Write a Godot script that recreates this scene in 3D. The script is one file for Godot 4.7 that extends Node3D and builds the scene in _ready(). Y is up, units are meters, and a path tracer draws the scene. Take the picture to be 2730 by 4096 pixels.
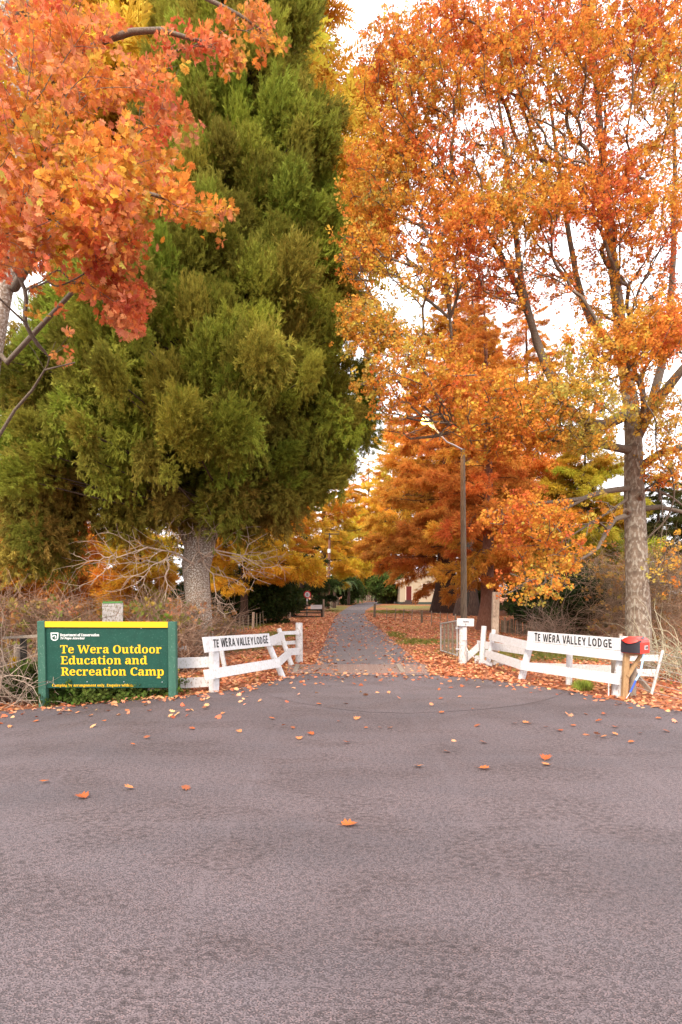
extends Node3D
# Autumn driveway entrance. Camera at the origin of the plan, eye 1.8 m, looking along -z. Pixels of the photograph (2730 x 4096) give directions;
# depths come from where things touch the ground.
const F := 2400.0
const CX := 1365.0
const HY := 2370.0
const EYE := 1.8
var rng := RandomNumberGenerator.new()
var taken := {}
var M := {}
var nz := FastNoiseLite.new()

# ---------------------------------------------------------------- plan helpers
func P(px: float, py: float, d: float) -> Vector3:
	return Vector3((px - CX) * d / F, EYE - (py - HY) * d / F, -d)

func gh(x: float, z: float) -> float:
	return -0.18 * smoothstep(2.6, 5.2, -x) * smoothstep(-45.0, -18.0, z)

func G(px: float, py: float) -> Vector3:
	var d := F * EYE / (py - HY)
	for i in 5:
		d = F * (EYE - gh((px - CX) * d / F, -d)) / (py - HY)
	var x := (px - CX) * d / F
	return Vector3(x, gh(x, -d), -d)

func on_ground(x: float, z: float) -> Vector3:
	return Vector3(x, gh(x, z), z)

func rf(a: float, b: float) -> float:
	return rng.randf_range(a, b)

func rdir() -> Vector3:
	var z := rf(-1, 1)
	var a := rf(0, TAU)
	var r := sqrt(1.0 - z * z)
	return Vector3(r * cos(a), z, r * sin(a))

func along(dir: Vector3, roll := 0.0) -> Basis:
	var y := dir.normalized()
	var x := y.cross(Vector3(0.31, 0.17, 0.93))
	if x.length() < 0.05:
		x = y.cross(Vector3.RIGHT)
	x = x.normalized().rotated(y, roll)
	return Basis(x, y, x.cross(y))

# ---------------------------------------------------------------- scene tree helpers
func numbered(called: String) -> String:
	if not taken.has(called):
		taken[called] = 0
		return called
	taken[called] += 1
	return "%s_%03d" % [called, taken[called]]

func meta(o: Node, label: String, category: String, group := "") -> void:
	o.set_meta("label", label)
	o.set_meta("category", category)
	if group != "":
		o.set_meta("group", group)

func thing(called: String, label: String, category: String, at := Vector3.ZERO, group := "") -> Node3D:
	var o := Node3D.new()
	o.name = numbered(called)
	add_child(o)
	o.position = at
	meta(o, label, category, group)
	return o

func put(called: String, mesh: Mesh, m: Material, parent: Node3D, at := Transform3D()) -> MeshInstance3D:
	var o := MeshInstance3D.new()
	o.name = numbered(called) if parent == self else called
	o.mesh = mesh
	o.material_override = m
	o.transform = at
	parent.add_child(o, true)
	return o

# ---------------------------------------------------------------- mesh builder (points run counter-clockwise seen from outside; reversed when emitted)
class MB:
	var v := PackedVector3Array()
	var n := PackedVector3Array()
	var c := PackedColorArray()
	var uv := PackedVector2Array()
	var uv2 := PackedVector2Array()
	var ix := PackedInt32Array()
	var col := Color.WHITE
	var off := Vector3.ZERO

	func tri(a: Vector3, b: Vector3, d: Vector3) -> void:
		var i := v.size()
		v.append(a - off); v.append(b - off); v.append(d - off)
		c.append(col); c.append(col); c.append(col)
		ix.append(i); ix.append(i + 2); ix.append(i + 1)

	func quad(a: Vector3, b: Vector3, d: Vector3, e: Vector3) -> void:
		tri(a, b, d)
		tri(a, d, e)

	# front quad a b c d counter-clockwise seen from the front, pushed back by t
	func slab(a: Vector3, b: Vector3, d: Vector3, e: Vector3, t: float) -> void:
		var nn := (b - a).cross(e - a).normalized()
		var k := -nn * t
		var bev := minf(t * 0.25, 0.006)
		var m := (a + b + d + e) / 4.0
		var q := [a, b, d, e]
		var fr := []
		for p in q:
			fr.append(p + (m - p).normalized() * bev * 1.4)
		var mid := []
		for p in q:
			mid.append(p - nn * bev)
		quad(fr[0], fr[1], fr[2], fr[3])
		for i in 4:
			var j := (i + 1) % 4
			quad(mid[i], mid[j], fr[j], fr[i])
			quad(q[i] + k, q[j] + k, mid[j], mid[i])
		quad(q[1] + k, q[0] + k, q[3] + k, q[2] + k)

	func box(at: Transform3D, s: Vector3, bev := 0.006) -> void:
		var h := s / 2.0
		var b := minf(bev, minf(h.x, minf(h.y, h.z)) * 0.5)
		var px := [[Vector3(1, 0, 0), Vector3(0, 1, 0), Vector3(0, 0, 1)], [Vector3(0, 1, 0), Vector3(0, 0, 1), Vector3(1, 0, 0)], [Vector3(0, 0, 1), Vector3(1, 0, 0), Vector3(0, 1, 0)]]
		for f in px:
			for sg in [-1.0, 1.0]:
				var nn: Vector3 = f[0] * sg
				var u: Vector3 = f[1]
				var w: Vector3 = f[2] * sg
				var cc := nn * h
				var uu := u * (h * u).length() - u * b
				var ww := w * ((h * w).length() - b)
				quad(at * (cc - uu - ww), at * (cc + uu - ww), at * (cc + uu + ww), at * (cc - uu + ww))
		if b <= 0.0:
			return
		for a0 in 3:
			var a1 := (a0 + 1) % 3
			var a2 := (a0 + 2) % 3
			for s1 in [-1.0, 1.0]:
				for s2 in [-1.0, 1.0]:
					var e1 := Vector3.ZERO
					var e2 := Vector3.ZERO
					e1[a1] = s1 * h[a1]; e1[a2] = s2 * (h[a2] - b)
					e2[a1] = s1 * (h[a1] - b); e2[a2] = s2 * h[a2]
					var l := Vector3.ZERO
					l[a0] = h[a0] - b
					if s1 * s2 > 0:
						quad(at * (e1 - l), at * (e2 - l), at * (e2 + l), at * (e1 + l))
					else:
						quad(at * (e1 + l), at * (e2 + l), at * (e2 - l), at * (e1 - l))

	func tube(pts: PackedVector3Array, rad: PackedFloat32Array, sides: int, cap := true, wob := 0.0, seed_ := 0) -> void:
		var k := pts.size()
		if k < 2:
			return
		var base := v.size()
		var t0 := (pts[1] - pts[0]).normalized()
		var x := t0.cross(Vector3(0.37, 0.11, 0.92))
		if x.length() < 0.1:
			x = t0.cross(Vector3.RIGHT)
		x = x.normalized()
		for i in k:
			var t := (pts[mini(i + 1, k - 1)] - pts[maxi(i - 1, 0)]).normalized()
			x = (x - t * x.dot(t)).normalized()
			var y := t.cross(x)
			for j in sides:
				var a := TAU * j / sides
				var d := x * cos(a) + y * sin(a)
				var r := rad[i]
				if wob > 0.0:
					r *= 1.0 + wob * sin(j * 2.7 + i * 1.9 + seed_) * cos(j * 1.3 - i * 0.7)
				v.append(pts[i] + d * r - off)
				n.append(d)
				c.append(col)
		for i in k - 1:
			for j in sides:
				var a := base + i * sides + j
				var b := base + i * sides + (j + 1) % sides
				var e := a + sides
				var f := b + sides
				ix.append(a); ix.append(f); ix.append(b)
				ix.append(a); ix.append(e); ix.append(f)
		if cap:
			for end in [0, k - 1]:
				var t := (pts[1] - pts[0]).normalized() * -1.0 if end == 0 else (pts[k - 1] - pts[k - 2]).normalized()
				var ci := v.size()
				v.append(pts[end] - off); n.append(t); c.append(col)
				for j in sides:
					v.append(v[base + end * sides + j]); n.append(t); c.append(col)
				for j in sides:
					var a := ci + 1 + j
					var b := ci + 1 + (j + 1) % sides
					if end == 0:
						ix.append(ci); ix.append(a); ix.append(b)
					else:
						ix.append(ci); ix.append(b); ix.append(a)

	func join(o: MB, at: Transform3D, tint: Color) -> void:
		var i0 := v.size()
		v.append_array(at * o.v)
		for k in o.c.size():
			c.append(o.c[k] * tint)
		for k in o.ix:
			ix.append(i0 + k)

	func mesh() -> ArrayMesh:
		var a := []
		a.resize(Mesh.ARRAY_MAX)
		a[Mesh.ARRAY_VERTEX] = v
		if n.size() == v.size():
			a[Mesh.ARRAY_NORMAL] = n
		a[Mesh.ARRAY_COLOR] = c
		if uv.size() == v.size():
			a[Mesh.ARRAY_TEX_UV] = uv
		if uv2.size() == v.size():
			a[Mesh.ARRAY_TEX_UV2] = uv2
		a[Mesh.ARRAY_INDEX] = ix
		var m := ArrayMesh.new()
		m.add_surface_from_arrays(Mesh.PRIMITIVE_TRIANGLES, a)
		return m

# copies of one small mesh, each with its own colour
class Copies:
	var b := PackedFloat32Array()
	var k := 0
	func add(t: Transform3D, c: Color) -> void:
		b.append_array(PackedFloat32Array([t.basis.x.x, t.basis.y.x, t.basis.z.x, t.origin.x, t.basis.x.y, t.basis.y.y, t.basis.z.y, t.origin.y, t.basis.x.z, t.basis.y.z, t.basis.z.z, t.origin.z, c.r, c.g, c.b, 1.0]))
		k += 1

func scatter(called: String, cp: Copies, mesh: Mesh, m: Material, parent: Node3D) -> MultiMeshInstance3D:
	var mm := MultiMesh.new()
	mm.transform_format = MultiMesh.TRANSFORM_3D
	mm.use_colors = true
	mm.mesh = mesh
	mm.instance_count = cp.k
	mm.buffer = cp.b
	var o := MultiMeshInstance3D.new()
	o.name = numbered(called) if parent == self else called
	o.multimesh = mm
	o.material_override = m
	o.set_meta("kind", "stuff")
	parent.add_child(o, true)
	return o

# ---------------------------------------------------------------- materials
func lin(r: float, g: float, b: float) -> Color:
	return Color(r, g, b).linear_to_srgb()

func flat(c: Color, rough := 0.8, spec := 0.4) -> StandardMaterial3D:
	var m := StandardMaterial3D.new()
	m.albedo_color = c.linear_to_srgb()
	m.roughness = rough
	m.metallic_specular = spec
	return m

func leafmat(through := 0.7, rough := 0.55) -> StandardMaterial3D:
	var m := StandardMaterial3D.new()
	m.vertex_color_use_as_albedo = true
	m.roughness = rough
	m.metallic_specular = 0.15
	m.backlight_enabled = true
	m.backlight = Color(through, through, through).linear_to_srgb()
	m.cull_mode = BaseMaterial3D.CULL_DISABLED
	return m

func seam(freq: float, seed_: int, size := 512, type := FastNoiseLite.TYPE_SIMPLEX, oct := 4, cell := -1) -> Image:
	var f := FastNoiseLite.new()
	f.seed = seed_
	f.noise_type = type
	f.frequency = freq
	if oct > 1:
		f.fractal_type = FastNoiseLite.FRACTAL_FBM
		f.fractal_octaves = oct
	else:
		f.fractal_type = FastNoiseLite.FRACTAL_NONE
	if cell >= 0:
		f.cellular_return_type = cell
	var im := f.get_seamless_image(size, size)
	im.convert(Image.FORMAT_L8)
	return im

func mixc(a: Color, b: Color, t: float) -> Color:
	return a.lerp(b, clampf(t, 0, 1))

# two noises mixed into a colour picture: coarse picks between base colours, spots lays a third colour where it is high
func tex2(base_a: Color, base_b: Color, f1: float, spot: Color, f2: float, lo: float, hi: float, seed_: int, size := 256) -> Array:
	var a := seam(f1 * 512.0 / size, seed_, size).get_data()
	var b := seam(f2 * 512.0 / size, seed_ + 7, size, FastNoiseLite.TYPE_SIMPLEX, 5).get_data()
	var out := PackedByteArray()
	out.resize(size * size * 3)
	var ht := PackedByteArray()
	ht.resize(size * size)
	for i in size * size:
		var t := a[i] / 255.0
		var s := smoothstep(lo, hi, b[i] / 255.0)
		var c := base_a.lerp(base_b, t).lerp(spot, s).linear_to_srgb()
		out[i * 3] = int(clampf(c.r, 0, 1) * 255)
		out[i * 3 + 1] = int(clampf(c.g, 0, 1) * 255)
		out[i * 3 + 2] = int(clampf(c.b, 0, 1) * 255)
		ht[i] = int(clampf(t * 0.8 + s * 0.2, 0, 1) * 255)
	var im := Image.create_from_data(size, size, false, Image.FORMAT_RGB8, out)
	var h := Image.create_from_data(size, size, false, Image.FORMAT_L8, ht)
	h.convert(Image.FORMAT_RGBA8)
	h.bump_map_to_normal_map(3.0)
	return [ImageTexture.create_from_image(im), ImageTexture.create_from_image(h)]

func surf(t: Array, scale: Vector3, rough := 0.85, nscale := 0.6, world := false) -> StandardMaterial3D:
	var m := StandardMaterial3D.new()
	m.albedo_texture = t[0]
	m.normal_enabled = true
	m.normal_texture = t[1]
	m.normal_scale = nscale
	m.roughness = rough
	m.metallic_specular = 0.35
	m.uv1_triplanar = true
	m.uv1_world_triplanar = world
	m.uv1_scale = scale
	return m

func make_materials() -> void:
	M.white = surf(tex2(Color(0.62, 0.61, 0.62), Color(0.53, 0.515, 0.52), 0.006, Color(0.40, 0.39, 0.34), 0.03, 0.62, 0.84, 11), Vector3(1.6, 0.7, 1.6), 0.55, 0.15)
	M.white_worn = surf(tex2(Color(0.61, 0.59, 0.58), Color(0.50, 0.475, 0.465), 0.008, Color(0.30, 0.22, 0.18), 0.02, 0.69, 0.74, 15), Vector3(1.7, 0.9, 1.7), 0.65, 0.4)
	M.sign_green = surf(tex2(Color(0.008, 0.058, 0.040), Color(0.006, 0.047, 0.032), 0.01, Color(0.05, 0.12, 0.09), 0.05, 0.78, 0.86, 21), Vector3(0.8, 0.8, 0.8), 0.5, 0.1)
	M.post_green = surf(tex2(Color(0.040, 0.115, 0.082), Color(0.030, 0.092, 0.064), 0.01, Color(0.12, 0.2, 0.15), 0.05, 0.75, 0.85, 22), Vector3(1, 0.4, 1), 0.6, 0.3)
	M.board_grey = surf(tex2(Color(0.46, 0.43, 0.41), Color(0.33, 0.30, 0.28), 0.012, Color(0.22, 0.20, 0.15), 0.025, 0.6, 0.72, 17), Vector3(1.4, 0.7, 1.4), 0.8, 0.4)
	M.yellow = flat(Color(0.72, 0.42, 0.008), 0.5)
	M.letter_white = flat(Color(0.75, 0.75, 0.73), 0.5)
	M.letter_black = flat(Color(0.016, 0.014, 0.014), 0.55)
	M.old_wood = surf(tex2(Color(0.30, 0.24, 0.19), Color(0.17, 0.13, 0.10), 0.02, Color(0.36, 0.31, 0.25), 0.03, 0.6, 0.8, 31), Vector3(5, 0.5, 5), 0.9, 0.8)
	M.pale_wood = surf(tex2(Color(0.40, 0.31, 0.23), Color(0.27, 0.20, 0.15), 0.02, Color(0.16, 0.10, 0.07), 0.03, 0.66, 0.72, 33), Vector3(5, 0.45, 5), 0.9, 0.8)
	M.new_wood = surf(tex2(Color(0.40, 0.25, 0.125), Color(0.31, 0.185, 0.09), 0.02, Color(0.22, 0.12, 0.06), 0.03, 0.7, 0.8, 35), Vector3(4, 0.4, 4), 0.75, 0.4)
	M.dark_wood = surf(tex2(Color(0.05, 0.04, 0.032), Color(0.024, 0.019, 0.016), 0.02, Color(0.11, 0.10, 0.08), 0.03, 0.66, 0.76, 37), Vector3(2, 2, 2), 0.9, 0.8)
	M.post_wood = surf(tex2(Color(0.20, 0.155, 0.105), Color(0.105, 0.08, 0.058), 0.02, Color(0.25, 0.22, 0.15), 0.03, 0.64, 0.76, 39), Vector3(4, 0.6, 4), 0.9, 0.8)
	M.pole_wood = surf(tex2(Color(0.23, 0.175, 0.125), Color(0.12, 0.09, 0.065), 0.02, Color(0.06, 0.045, 0.035), 0.03, 0.6, 0.72, 41), Vector3(4, 0.12, 4), 0.9, 0.7)
	M.oak_bark = surf(tex2(Color(0.24, 0.18, 0.135), Color(0.095, 0.07, 0.053), 0.012, Color(0.33, 0.30, 0.25), 0.02, 0.50, 0.74, 43), Vector3(0.9, 0.45, 0.9), 0.95, 0.9)
	M.limb_bark = surf(tex2(Color(0.17, 0.13, 0.10), Color(0.09, 0.068, 0.052), 0.02, Color(0.25, 0.21, 0.16), 0.03, 0.62, 0.74, 45), Vector3(2, 2, 2), 0.95, 0.8)
	M.lichen_bark = surf(tex2(Color(0.26, 0.19, 0.14), Color(0.15, 0.11, 0.08), 0.03, Color(0.52, 0.48, 0.43), 0.03, 0.54, 0.68, 47), Vector3(1.1, 0.9, 1.1), 0.95, 0.9)
	M.redwood_bark = surf(tex2(Color(0.23, 0.105, 0.068), Color(0.09, 0.04, 0.028), 0.03, Color(0.30, 0.17, 0.12), 0.03, 0.6, 0.8, 49), Vector3(3.0, 0.16, 3.0), 0.95, 1.0)
	M.dark_bark = surf(tex2(Color(0.10, 0.06, 0.046), Color(0.036, 0.022, 0.018), 0.03, Color(0.15, 0.10, 0.075), 0.03, 0.62, 0.8, 51), Vector3(1.4, 0.1, 1.4), 0.95, 1.0)
	M.twig = flat(Color(0.42, 0.32, 0.25), 0.9, 0.2)
	M.twig_dark = flat(Color(0.075, 0.052, 0.038), 0.9, 0.2)
	M.bramble = flat(Color(0.30, 0.185, 0.13), 0.9, 0.2)
	M.leaf = leafmat(0.8, 0.7)
	M.needle = leafmat(0.45, 0.6)
	M.litter = leafmat(0.2, 0.7)
	M.feather = leafmat(1.0, 0.7)
	M.metal_grey = flat(Color(0.33, 0.31, 0.29), 0.5, 0.5)
	M.rail_rust = surf(tex2(Color(0.24, 0.155, 0.125), Color(0.15, 0.095, 0.08), 0.02, Color(0.34, 0.28, 0.25), 0.03, 0.62, 0.8, 53), Vector3(2, 2, 2), 0.7, 0.4)
	M.wire = flat(Color(0.36, 0.33, 0.32), 0.5, 0.5)
	M.mail_red = flat(Color(0.66, 0.025, 0.012), 0.42, 0.5)
	M.mail_black = flat(Color(0.028, 0.024, 0.03), 0.38, 0.5)
	M.weatherboard = flat(Color(0.40, 0.325, 0.235), 0.65)
	M.house_trim = flat(Color(0.66, 0.55, 0.45), 0.6)
	M.house_base = flat(Color(0.05, 0.065, 0.055), 0.8)
	M.door_red = flat(Color(0.10, 0.012, 0.010), 0.5)
	M.step_brown = flat(Color(0.05, 0.032, 0.028), 0.8)
	M.roof = flat(Color(0.17, 0.115, 0.09), 0.8)
	M.glass = flat(Color(0.012, 0.010, 0.010), 0.12, 0.5)
	M.blue_light = flat(Color(0.35, 0.58, 0.78), 0.45)
	M.blue = flat(Color(0.03, 0.09, 0.48), 0.45)
	M.red_sign = flat(Color(0.55, 0.03, 0.035), 0.5)
	M.sign_white = flat(Color(0.60, 0.59, 0.60), 0.5)
	M.steel = flat(Color(0.45, 0.45, 0.47), 0.45, 0.6)
	# tones of single leaves
	M.tones = [Color(0.55, 0.16, 0.035), Color(0.60, 0.24, 0.035), Color(0.50, 0.10, 0.035), Color(0.62, 0.34, 0.05), Color(0.50, 0.42, 0.09), Color(0.62, 0.25, 0.12), Color(0.48, 0.15, 0.04), Color(0.58, 0.19, 0.05)]
	M.fallen = [Color(0.46, 0.13, 0.04), Color(0.38, 0.095, 0.035), Color(0.52, 0.20, 0.08), Color(0.30, 0.10, 0.05)]

func asphalt(tone: Color, seed_: int) -> StandardMaterial3D:
	var size := 1024
	var dist := seam(0.22, seed_, size, FastNoiseLite.TYPE_CELLULAR, 1, FastNoiseLite.RETURN_DISTANCE).get_data()
	var val := seam(0.22, seed_, size, FastNoiseLite.TYPE_CELLULAR, 1, FastNoiseLite.RETURN_CELL_VALUE).get_data()
	var pat := seam(0.035, seed_ + 3, size, FastNoiseLite.TYPE_SIMPLEX, 5).get_data()
	var out := PackedByteArray()
	out.resize(size * size * 3)
	var hh := PackedByteArray()
	hh.resize(size * size)
	for i in size * size:
		var s := 1.0 - smoothstep(0.30, 0.75, dist[i] / 255.0)
		var w := val[i] / 255.0
		var stone := tone * (0.80 + 0.46 * w)
		stone = stone.lerp(Color(tone.r * 1.5, tone.g * 1.3, tone.b * 1.2), 0.6 if w > 0.86 else 0.0)
		var bitumen := tone * 0.45
		var lost := smoothstep(0.60, 0.70, pat[i] / 255.0) * (1.0 if w < 0.85 else 0.2)
		var c := bitumen.lerp(stone, s * (1.0 - 0.75 * lost)).linear_to_srgb()
		out[i * 3] = int(clampf(c.r, 0, 1) * 255)
		out[i * 3 + 1] = int(clampf(c.g, 0, 1) * 255)
		out[i * 3 + 2] = int(clampf(c.b, 0, 1) * 255)
		hh[i] = int(255 * clampf(s * (0.6 + 0.4 * w) * (1.0 - 0.7 * lost), 0, 1))
	var im := Image.create_from_data(size, size, false, Image.FORMAT_RGB8, out)
	var h := Image.create_from_data(size, size, false, Image.FORMAT_L8, hh)
	h.convert(Image.FORMAT_RGBA8)
	h.bump_map_to_normal_map(4.0)
	# coarse wear drawn out along the road: bleeding seal in clusters of dark specks, a patched strip, polished strips
	var a := seam(0.008, seed_ + 11, 512, FastNoiseLite.TYPE_SIMPLEX, 5).get_data()
	var b := seam(0.016, seed_ + 13, 512, FastNoiseLite.TYPE_SIMPLEX, 4).get_data()
	var sp := seam(0.30, seed_ + 17, 512, FastNoiseLite.TYPE_SIMPLEX, 2).get_data()
	var o2 := PackedByteArray()
	o2.resize(512 * 512 * 3)
	for i in 512 * 512:
		var n := a[i] / 255.0
		var v := float(i / 512) / 512.0
		var g := 0.90 + 0.30 * (n - 0.5)
		var k := sp[i] / 255.0
		var cl := smoothstep(0.52, 0.72, b[i] / 255.0 + 0.16 * exp(-pow((v - 0.41) / 0.05, 2.0)))
		g *= 1.0 - 0.28 * cl * smoothstep(0.50, 0.68, k) - 0.16 * smoothstep(0.66, 0.80, k)
		g *= 1.0 + 0.07 * exp(-pow((v - 0.2 - 0.04 * n) / 0.06, 2.0)) - 0.06 * exp(-pow((v - 0.66 - 0.05 * n) / 0.09, 2.0))
		var w := (b[i] / 255.0 - 0.5) * 0.07
		o2[i * 3] = int(clampf(pow(maxf(g + w, 0.0), 0.4545), 0, 1) * 255)
		o2[i * 3 + 1] = int(clampf(pow(maxf(g, 0.0), 0.4545), 0, 1) * 255)
		o2[i * 3 + 2] = int(clampf(pow(maxf(g - w * 0.6, 0.0), 0.4545), 0, 1) * 255)
	var m := StandardMaterial3D.new()
	m.albedo_texture = ImageTexture.create_from_image(im)
	m.normal_enabled = true
	m.normal_texture = ImageTexture.create_from_image(h)
	m.normal_scale = 0.9
	m.roughness = 0.72
	m.metallic_specular = 0.4
	m.detail_enabled = true
	m.detail_blend_mode = BaseMaterial3D.BLEND_MODE_MUL
	m.detail_uv_layer = BaseMaterial3D.DETAIL_UV_2
	m.detail_albedo = ImageTexture.create_from_image(Image.create_from_data(512, 512, false, Image.FORMAT_RGB8, o2))
	return m

# ---------------------------------------------------------------- leaf and spray meshes
func leaf_into(mb: MB, at: Transform3D, l: float, fold: float, curl: float, col: Color) -> void:
	# a pin oak leaf: deep bays between pointed lobes; base at the origin, tip along +y
	mb.col = col
	var lobes := [[0.16, 0.36, 0.40, 0.36, 0.24, 0.20], [0.38, 0.60, 0.52, 0.68, 0.34, 0.42], [0.62, 0.80, 0.36, 0.92, 0.26, 0.70]]
	for s in [-1.0, 1.0]:
		mb.quad(at * _lp(0, 0.0, s, l, fold, curl), at * _lp(0.015, 0.0, s, l, fold, curl), at * _lp(0.07, 0.5, s, l, fold, curl), at * _lp(0, 0.5, s, l, fold, curl))
		mb.quad(at * _lp(0, 0.5, s, l, fold, curl), at * _lp(0.07, 0.5, s, l, fold, curl), at * _lp(0.05, 0.84, s, l, fold, curl), at * _lp(0, 1.02, s, l, fold, curl))
		for b in lobes:
			var p0 := at * _lp(0.045, b[0], s, l, fold, curl)
			var p1 := at * _lp(0.05, b[1], s, l, fold, curl)
			var low := at * _lp(b[4], b[5] - 0.02, s, l, fold, curl)
			var tip := at * _lp(b[2], b[3] + 0.03 * s, s, l, fold, curl)
			mb.tri(p0, low, p1)
			mb.tri(low, tip, p1)
	mb.quad(at * Vector3(-0.006 * l, -0.3 * l, 0), at * Vector3(0.006 * l, -0.3 * l, 0), at * Vector3(0.01 * l, 0, 0), at * Vector3(-0.01 * l, 0, 0))

func _lp(x: float, y: float, s: float, l: float, fold: float, curl: float) -> Vector3:
	return Vector3(x * s, y, x * fold + curl * (y * y - 0.4) + 0.25 * curl * x * x) * l

func oak_leaf(fold: float, curl: float, col := Color.WHITE) -> ArrayMesh:
	var mb := MB.new()
	leaf_into(mb, Transform3D(), 0.14, fold, curl, col)
	return mb.mesh()

func oak_spray(leaves: int, seed_: int, hang: float) -> ArrayMesh:
	rng.seed = seed_
	var mb := MB.new()
	for i in leaves:
		var a := TAU * i * 0.382 + rf(-0.4, 0.4)
		var d := Vector3(cos(a) * 0.9, rf(0.15, 0.9), sin(a) * 0.9).normalized()
		var o := Vector3(0, 0.16 * i / leaves, 0) + d * 0.04
		var k := rf(0.72, 1.3)
		leaf_into(mb, Transform3D(along(d, rf(-1.2, 1.2)), o), rf(0.095, 0.15), rf(0.1, 0.6), rf(-0.35, 0.5) - hang, Color(k, k * rf(0.8, 1.25), k * rf(0.8, 1.2)))
	return mb.mesh()

func needle_spray(count: int, length: float, width: float, spread: float, seed_: int) -> MB:
	# a feathery branchlet: thin pointed shoots fanning from a stem
	rng.seed = seed_
	var mb := MB.new()
	for i in count:
		var t := float(i) / count
		var o := Vector3(0, length * 0.7 * t, 0)
		var a := rf(0, TAU)
		var d := Vector3(cos(a) * spread, rf(0.6, 1.2), sin(a) * spread).normalized()
		var l := length * rf(0.3, 0.62)
		var side := d.cross(rdir()).normalized() * width * rf(0.7, 1.3)
		var k := rf(0.7, 1.25)
		mb.col = Color(k * rf(0.9, 1.15), k, k * rf(0.8, 1.2))
		mb.tri(o - side * 0.35, o + side * 0.35, o + d * l * 0.55 + side)
		mb.tri(o - side * 0.35, o + d * l * 0.55 + side, o + d * l)
		mb.tri(o - side * 0.35, o + d * l, o + d * l * 0.5 - side)
	return mb

func feather_spray(pairs: int, length: float, seed_: int) -> MB:
	# flat drooping branchlet of a deciduous conifer: a stem with two ranks of narrow leaflets
	rng.seed = seed_
	var mb := MB.new()
	for b in 3:
		var turn := Basis(Vector3.UP, rf(-1.2, 1.2)) * Basis(Vector3.RIGHT, rf(-0.5, 0.5))
		var o := Vector3(0, length * 0.22 * b, 0)
		for i in pairs:
			var t := float(i + 0.5) / pairs
			for s in [-1.0, 1.0]:
				var l := length * 0.36 * (1.0 - 0.6 * t) * rf(0.7, 1.25)
				var p := o + turn * Vector3(s * 0.12 * b * length, length * 0.75 * t, -0.22 * length * t * t)
				var d := turn * Vector3(s * 1.0, rf(0.3, 0.9), rf(-0.5, 0.2)).normalized()
				var w := length * 0.05
				var k := rf(0.7, 1.25)
				mb.col = Color(k, k * rf(0.85, 1.15), k)
				var u := turn * Vector3(0, w, rf(-w, w))
				mb.tri(p - u, p + d * l, p + u)
	return mb

# one bough of unit length along +x: [wood, foliage]
func bough_mesh(spray: MB, n: int, rel: float, droop: float, bare: float, seed_: int) -> Array:
	rng.seed = seed_
	var w := MB.new()
	var f := MB.new()
	var pts := PackedVector3Array()
	var rr := PackedFloat32Array()
	var rise := rf(0.0, 0.25)
	for k in 8:
		var s := k / 7.0
		pts.append(Vector3(s, rise * s - droop * s * s, 0) + rdir() * 0.025 * s)
		rr.append(lerpf(0.0105, 0.0018, s))
	w.tube(pts, rr, 5, false)
	var o := Vector3.RIGHT
	for k in n:
		var s := lerpf(bare, 1.0, pow(rng.randf(), 0.7))
		var x := s * 6.999
		var a: Vector3 = pts[int(x)].lerp(pts[int(x) + 1], x - int(x))
		var side := rf(-1, 1) * 0.27 * (1.15 - s * 0.75)
		var q := a + Vector3(absf(side) * 0.5, -absf(side) * 0.22 + rf(-0.25, 0.1) * rel, side)
		if k % 4 == 0:
			w.tube(PackedVector3Array([a, a.lerp(q, 0.5) + Vector3(0, 0.01, 0), q]), PackedFloat32Array([0.003, 0.0022, 0.0012]), 3, false)
		var d := (o * rf(0.2, 0.9) + Vector3(0, rf(-0.9, 0.2), signf(side) * rf(0.1, 0.9)) + rdir() * 0.3).normalized()
		var g := rf(0.78, 1.22)
		f.join(spray, Transform3D(along(d, rf(0, TAU)).scaled(Vector3.ONE * rel * rf(0.65, 1.3)), q), Color(g, g * rf(0.84, 1.16), g))
	return [w.mesh(), f.mesh()]

# a rounded tuft of branchlets of unit radius, growing out and up
func tuft_mesh(spray: MB, n: int, rel: float, lift: float, seed_: int) -> ArrayMesh:
	rng.seed = seed_
	var f := MB.new()
	for k in n:
		var o := (rdir() + Vector3(0, 0.35, 0.0)).normalized()
		var p := o * pow(rng.randf(), 0.45) * Vector3(1, 1.1, 1) * rf(0.75, 1.25)
		var d := (o * 0.7 + Vector3(0, lift, 0) + rdir() * 0.75).normalized()
		var g := rf(0.75, 1.25)
		f.join(spray, Transform3D(along(d, rf(0, TAU)).scaled(Vector3.ONE * rel * rf(0.7, 1.3)), p - d * rel * 0.25), Color(g * rf(0.92, 1.1), g, g))
	return f.mesh()

func twig_tangle(count: int, size: float, r: float, seed_: int) -> ArrayMesh:
	rng.seed = seed_
	var mb := MB.new()
	for i in count:
		var p := Vector3(rf(-0.3, 0.3), rf(-0.4, 0.1), rf(-0.3, 0.3)) * size
		var d := (rdir() + Vector3(0, 0.7, 0)).normalized()
		var pts := PackedVector3Array([p])
		var rad := PackedFloat32Array([r])
		for k in 5:
			d = (d + rdir() * 0.4 + Vector3(0, -0.16, 0)).normalized()
			p += d * size * 0.17
			pts.append(p)
			rad.append(r * (1.0 - 0.16 * (k + 1)))
		var g := rf(0.7, 1.3)
		mb.col = Color(g, g, g)
		mb.tube(pts, rad, 3, false)
	return mb.mesh()

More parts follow.
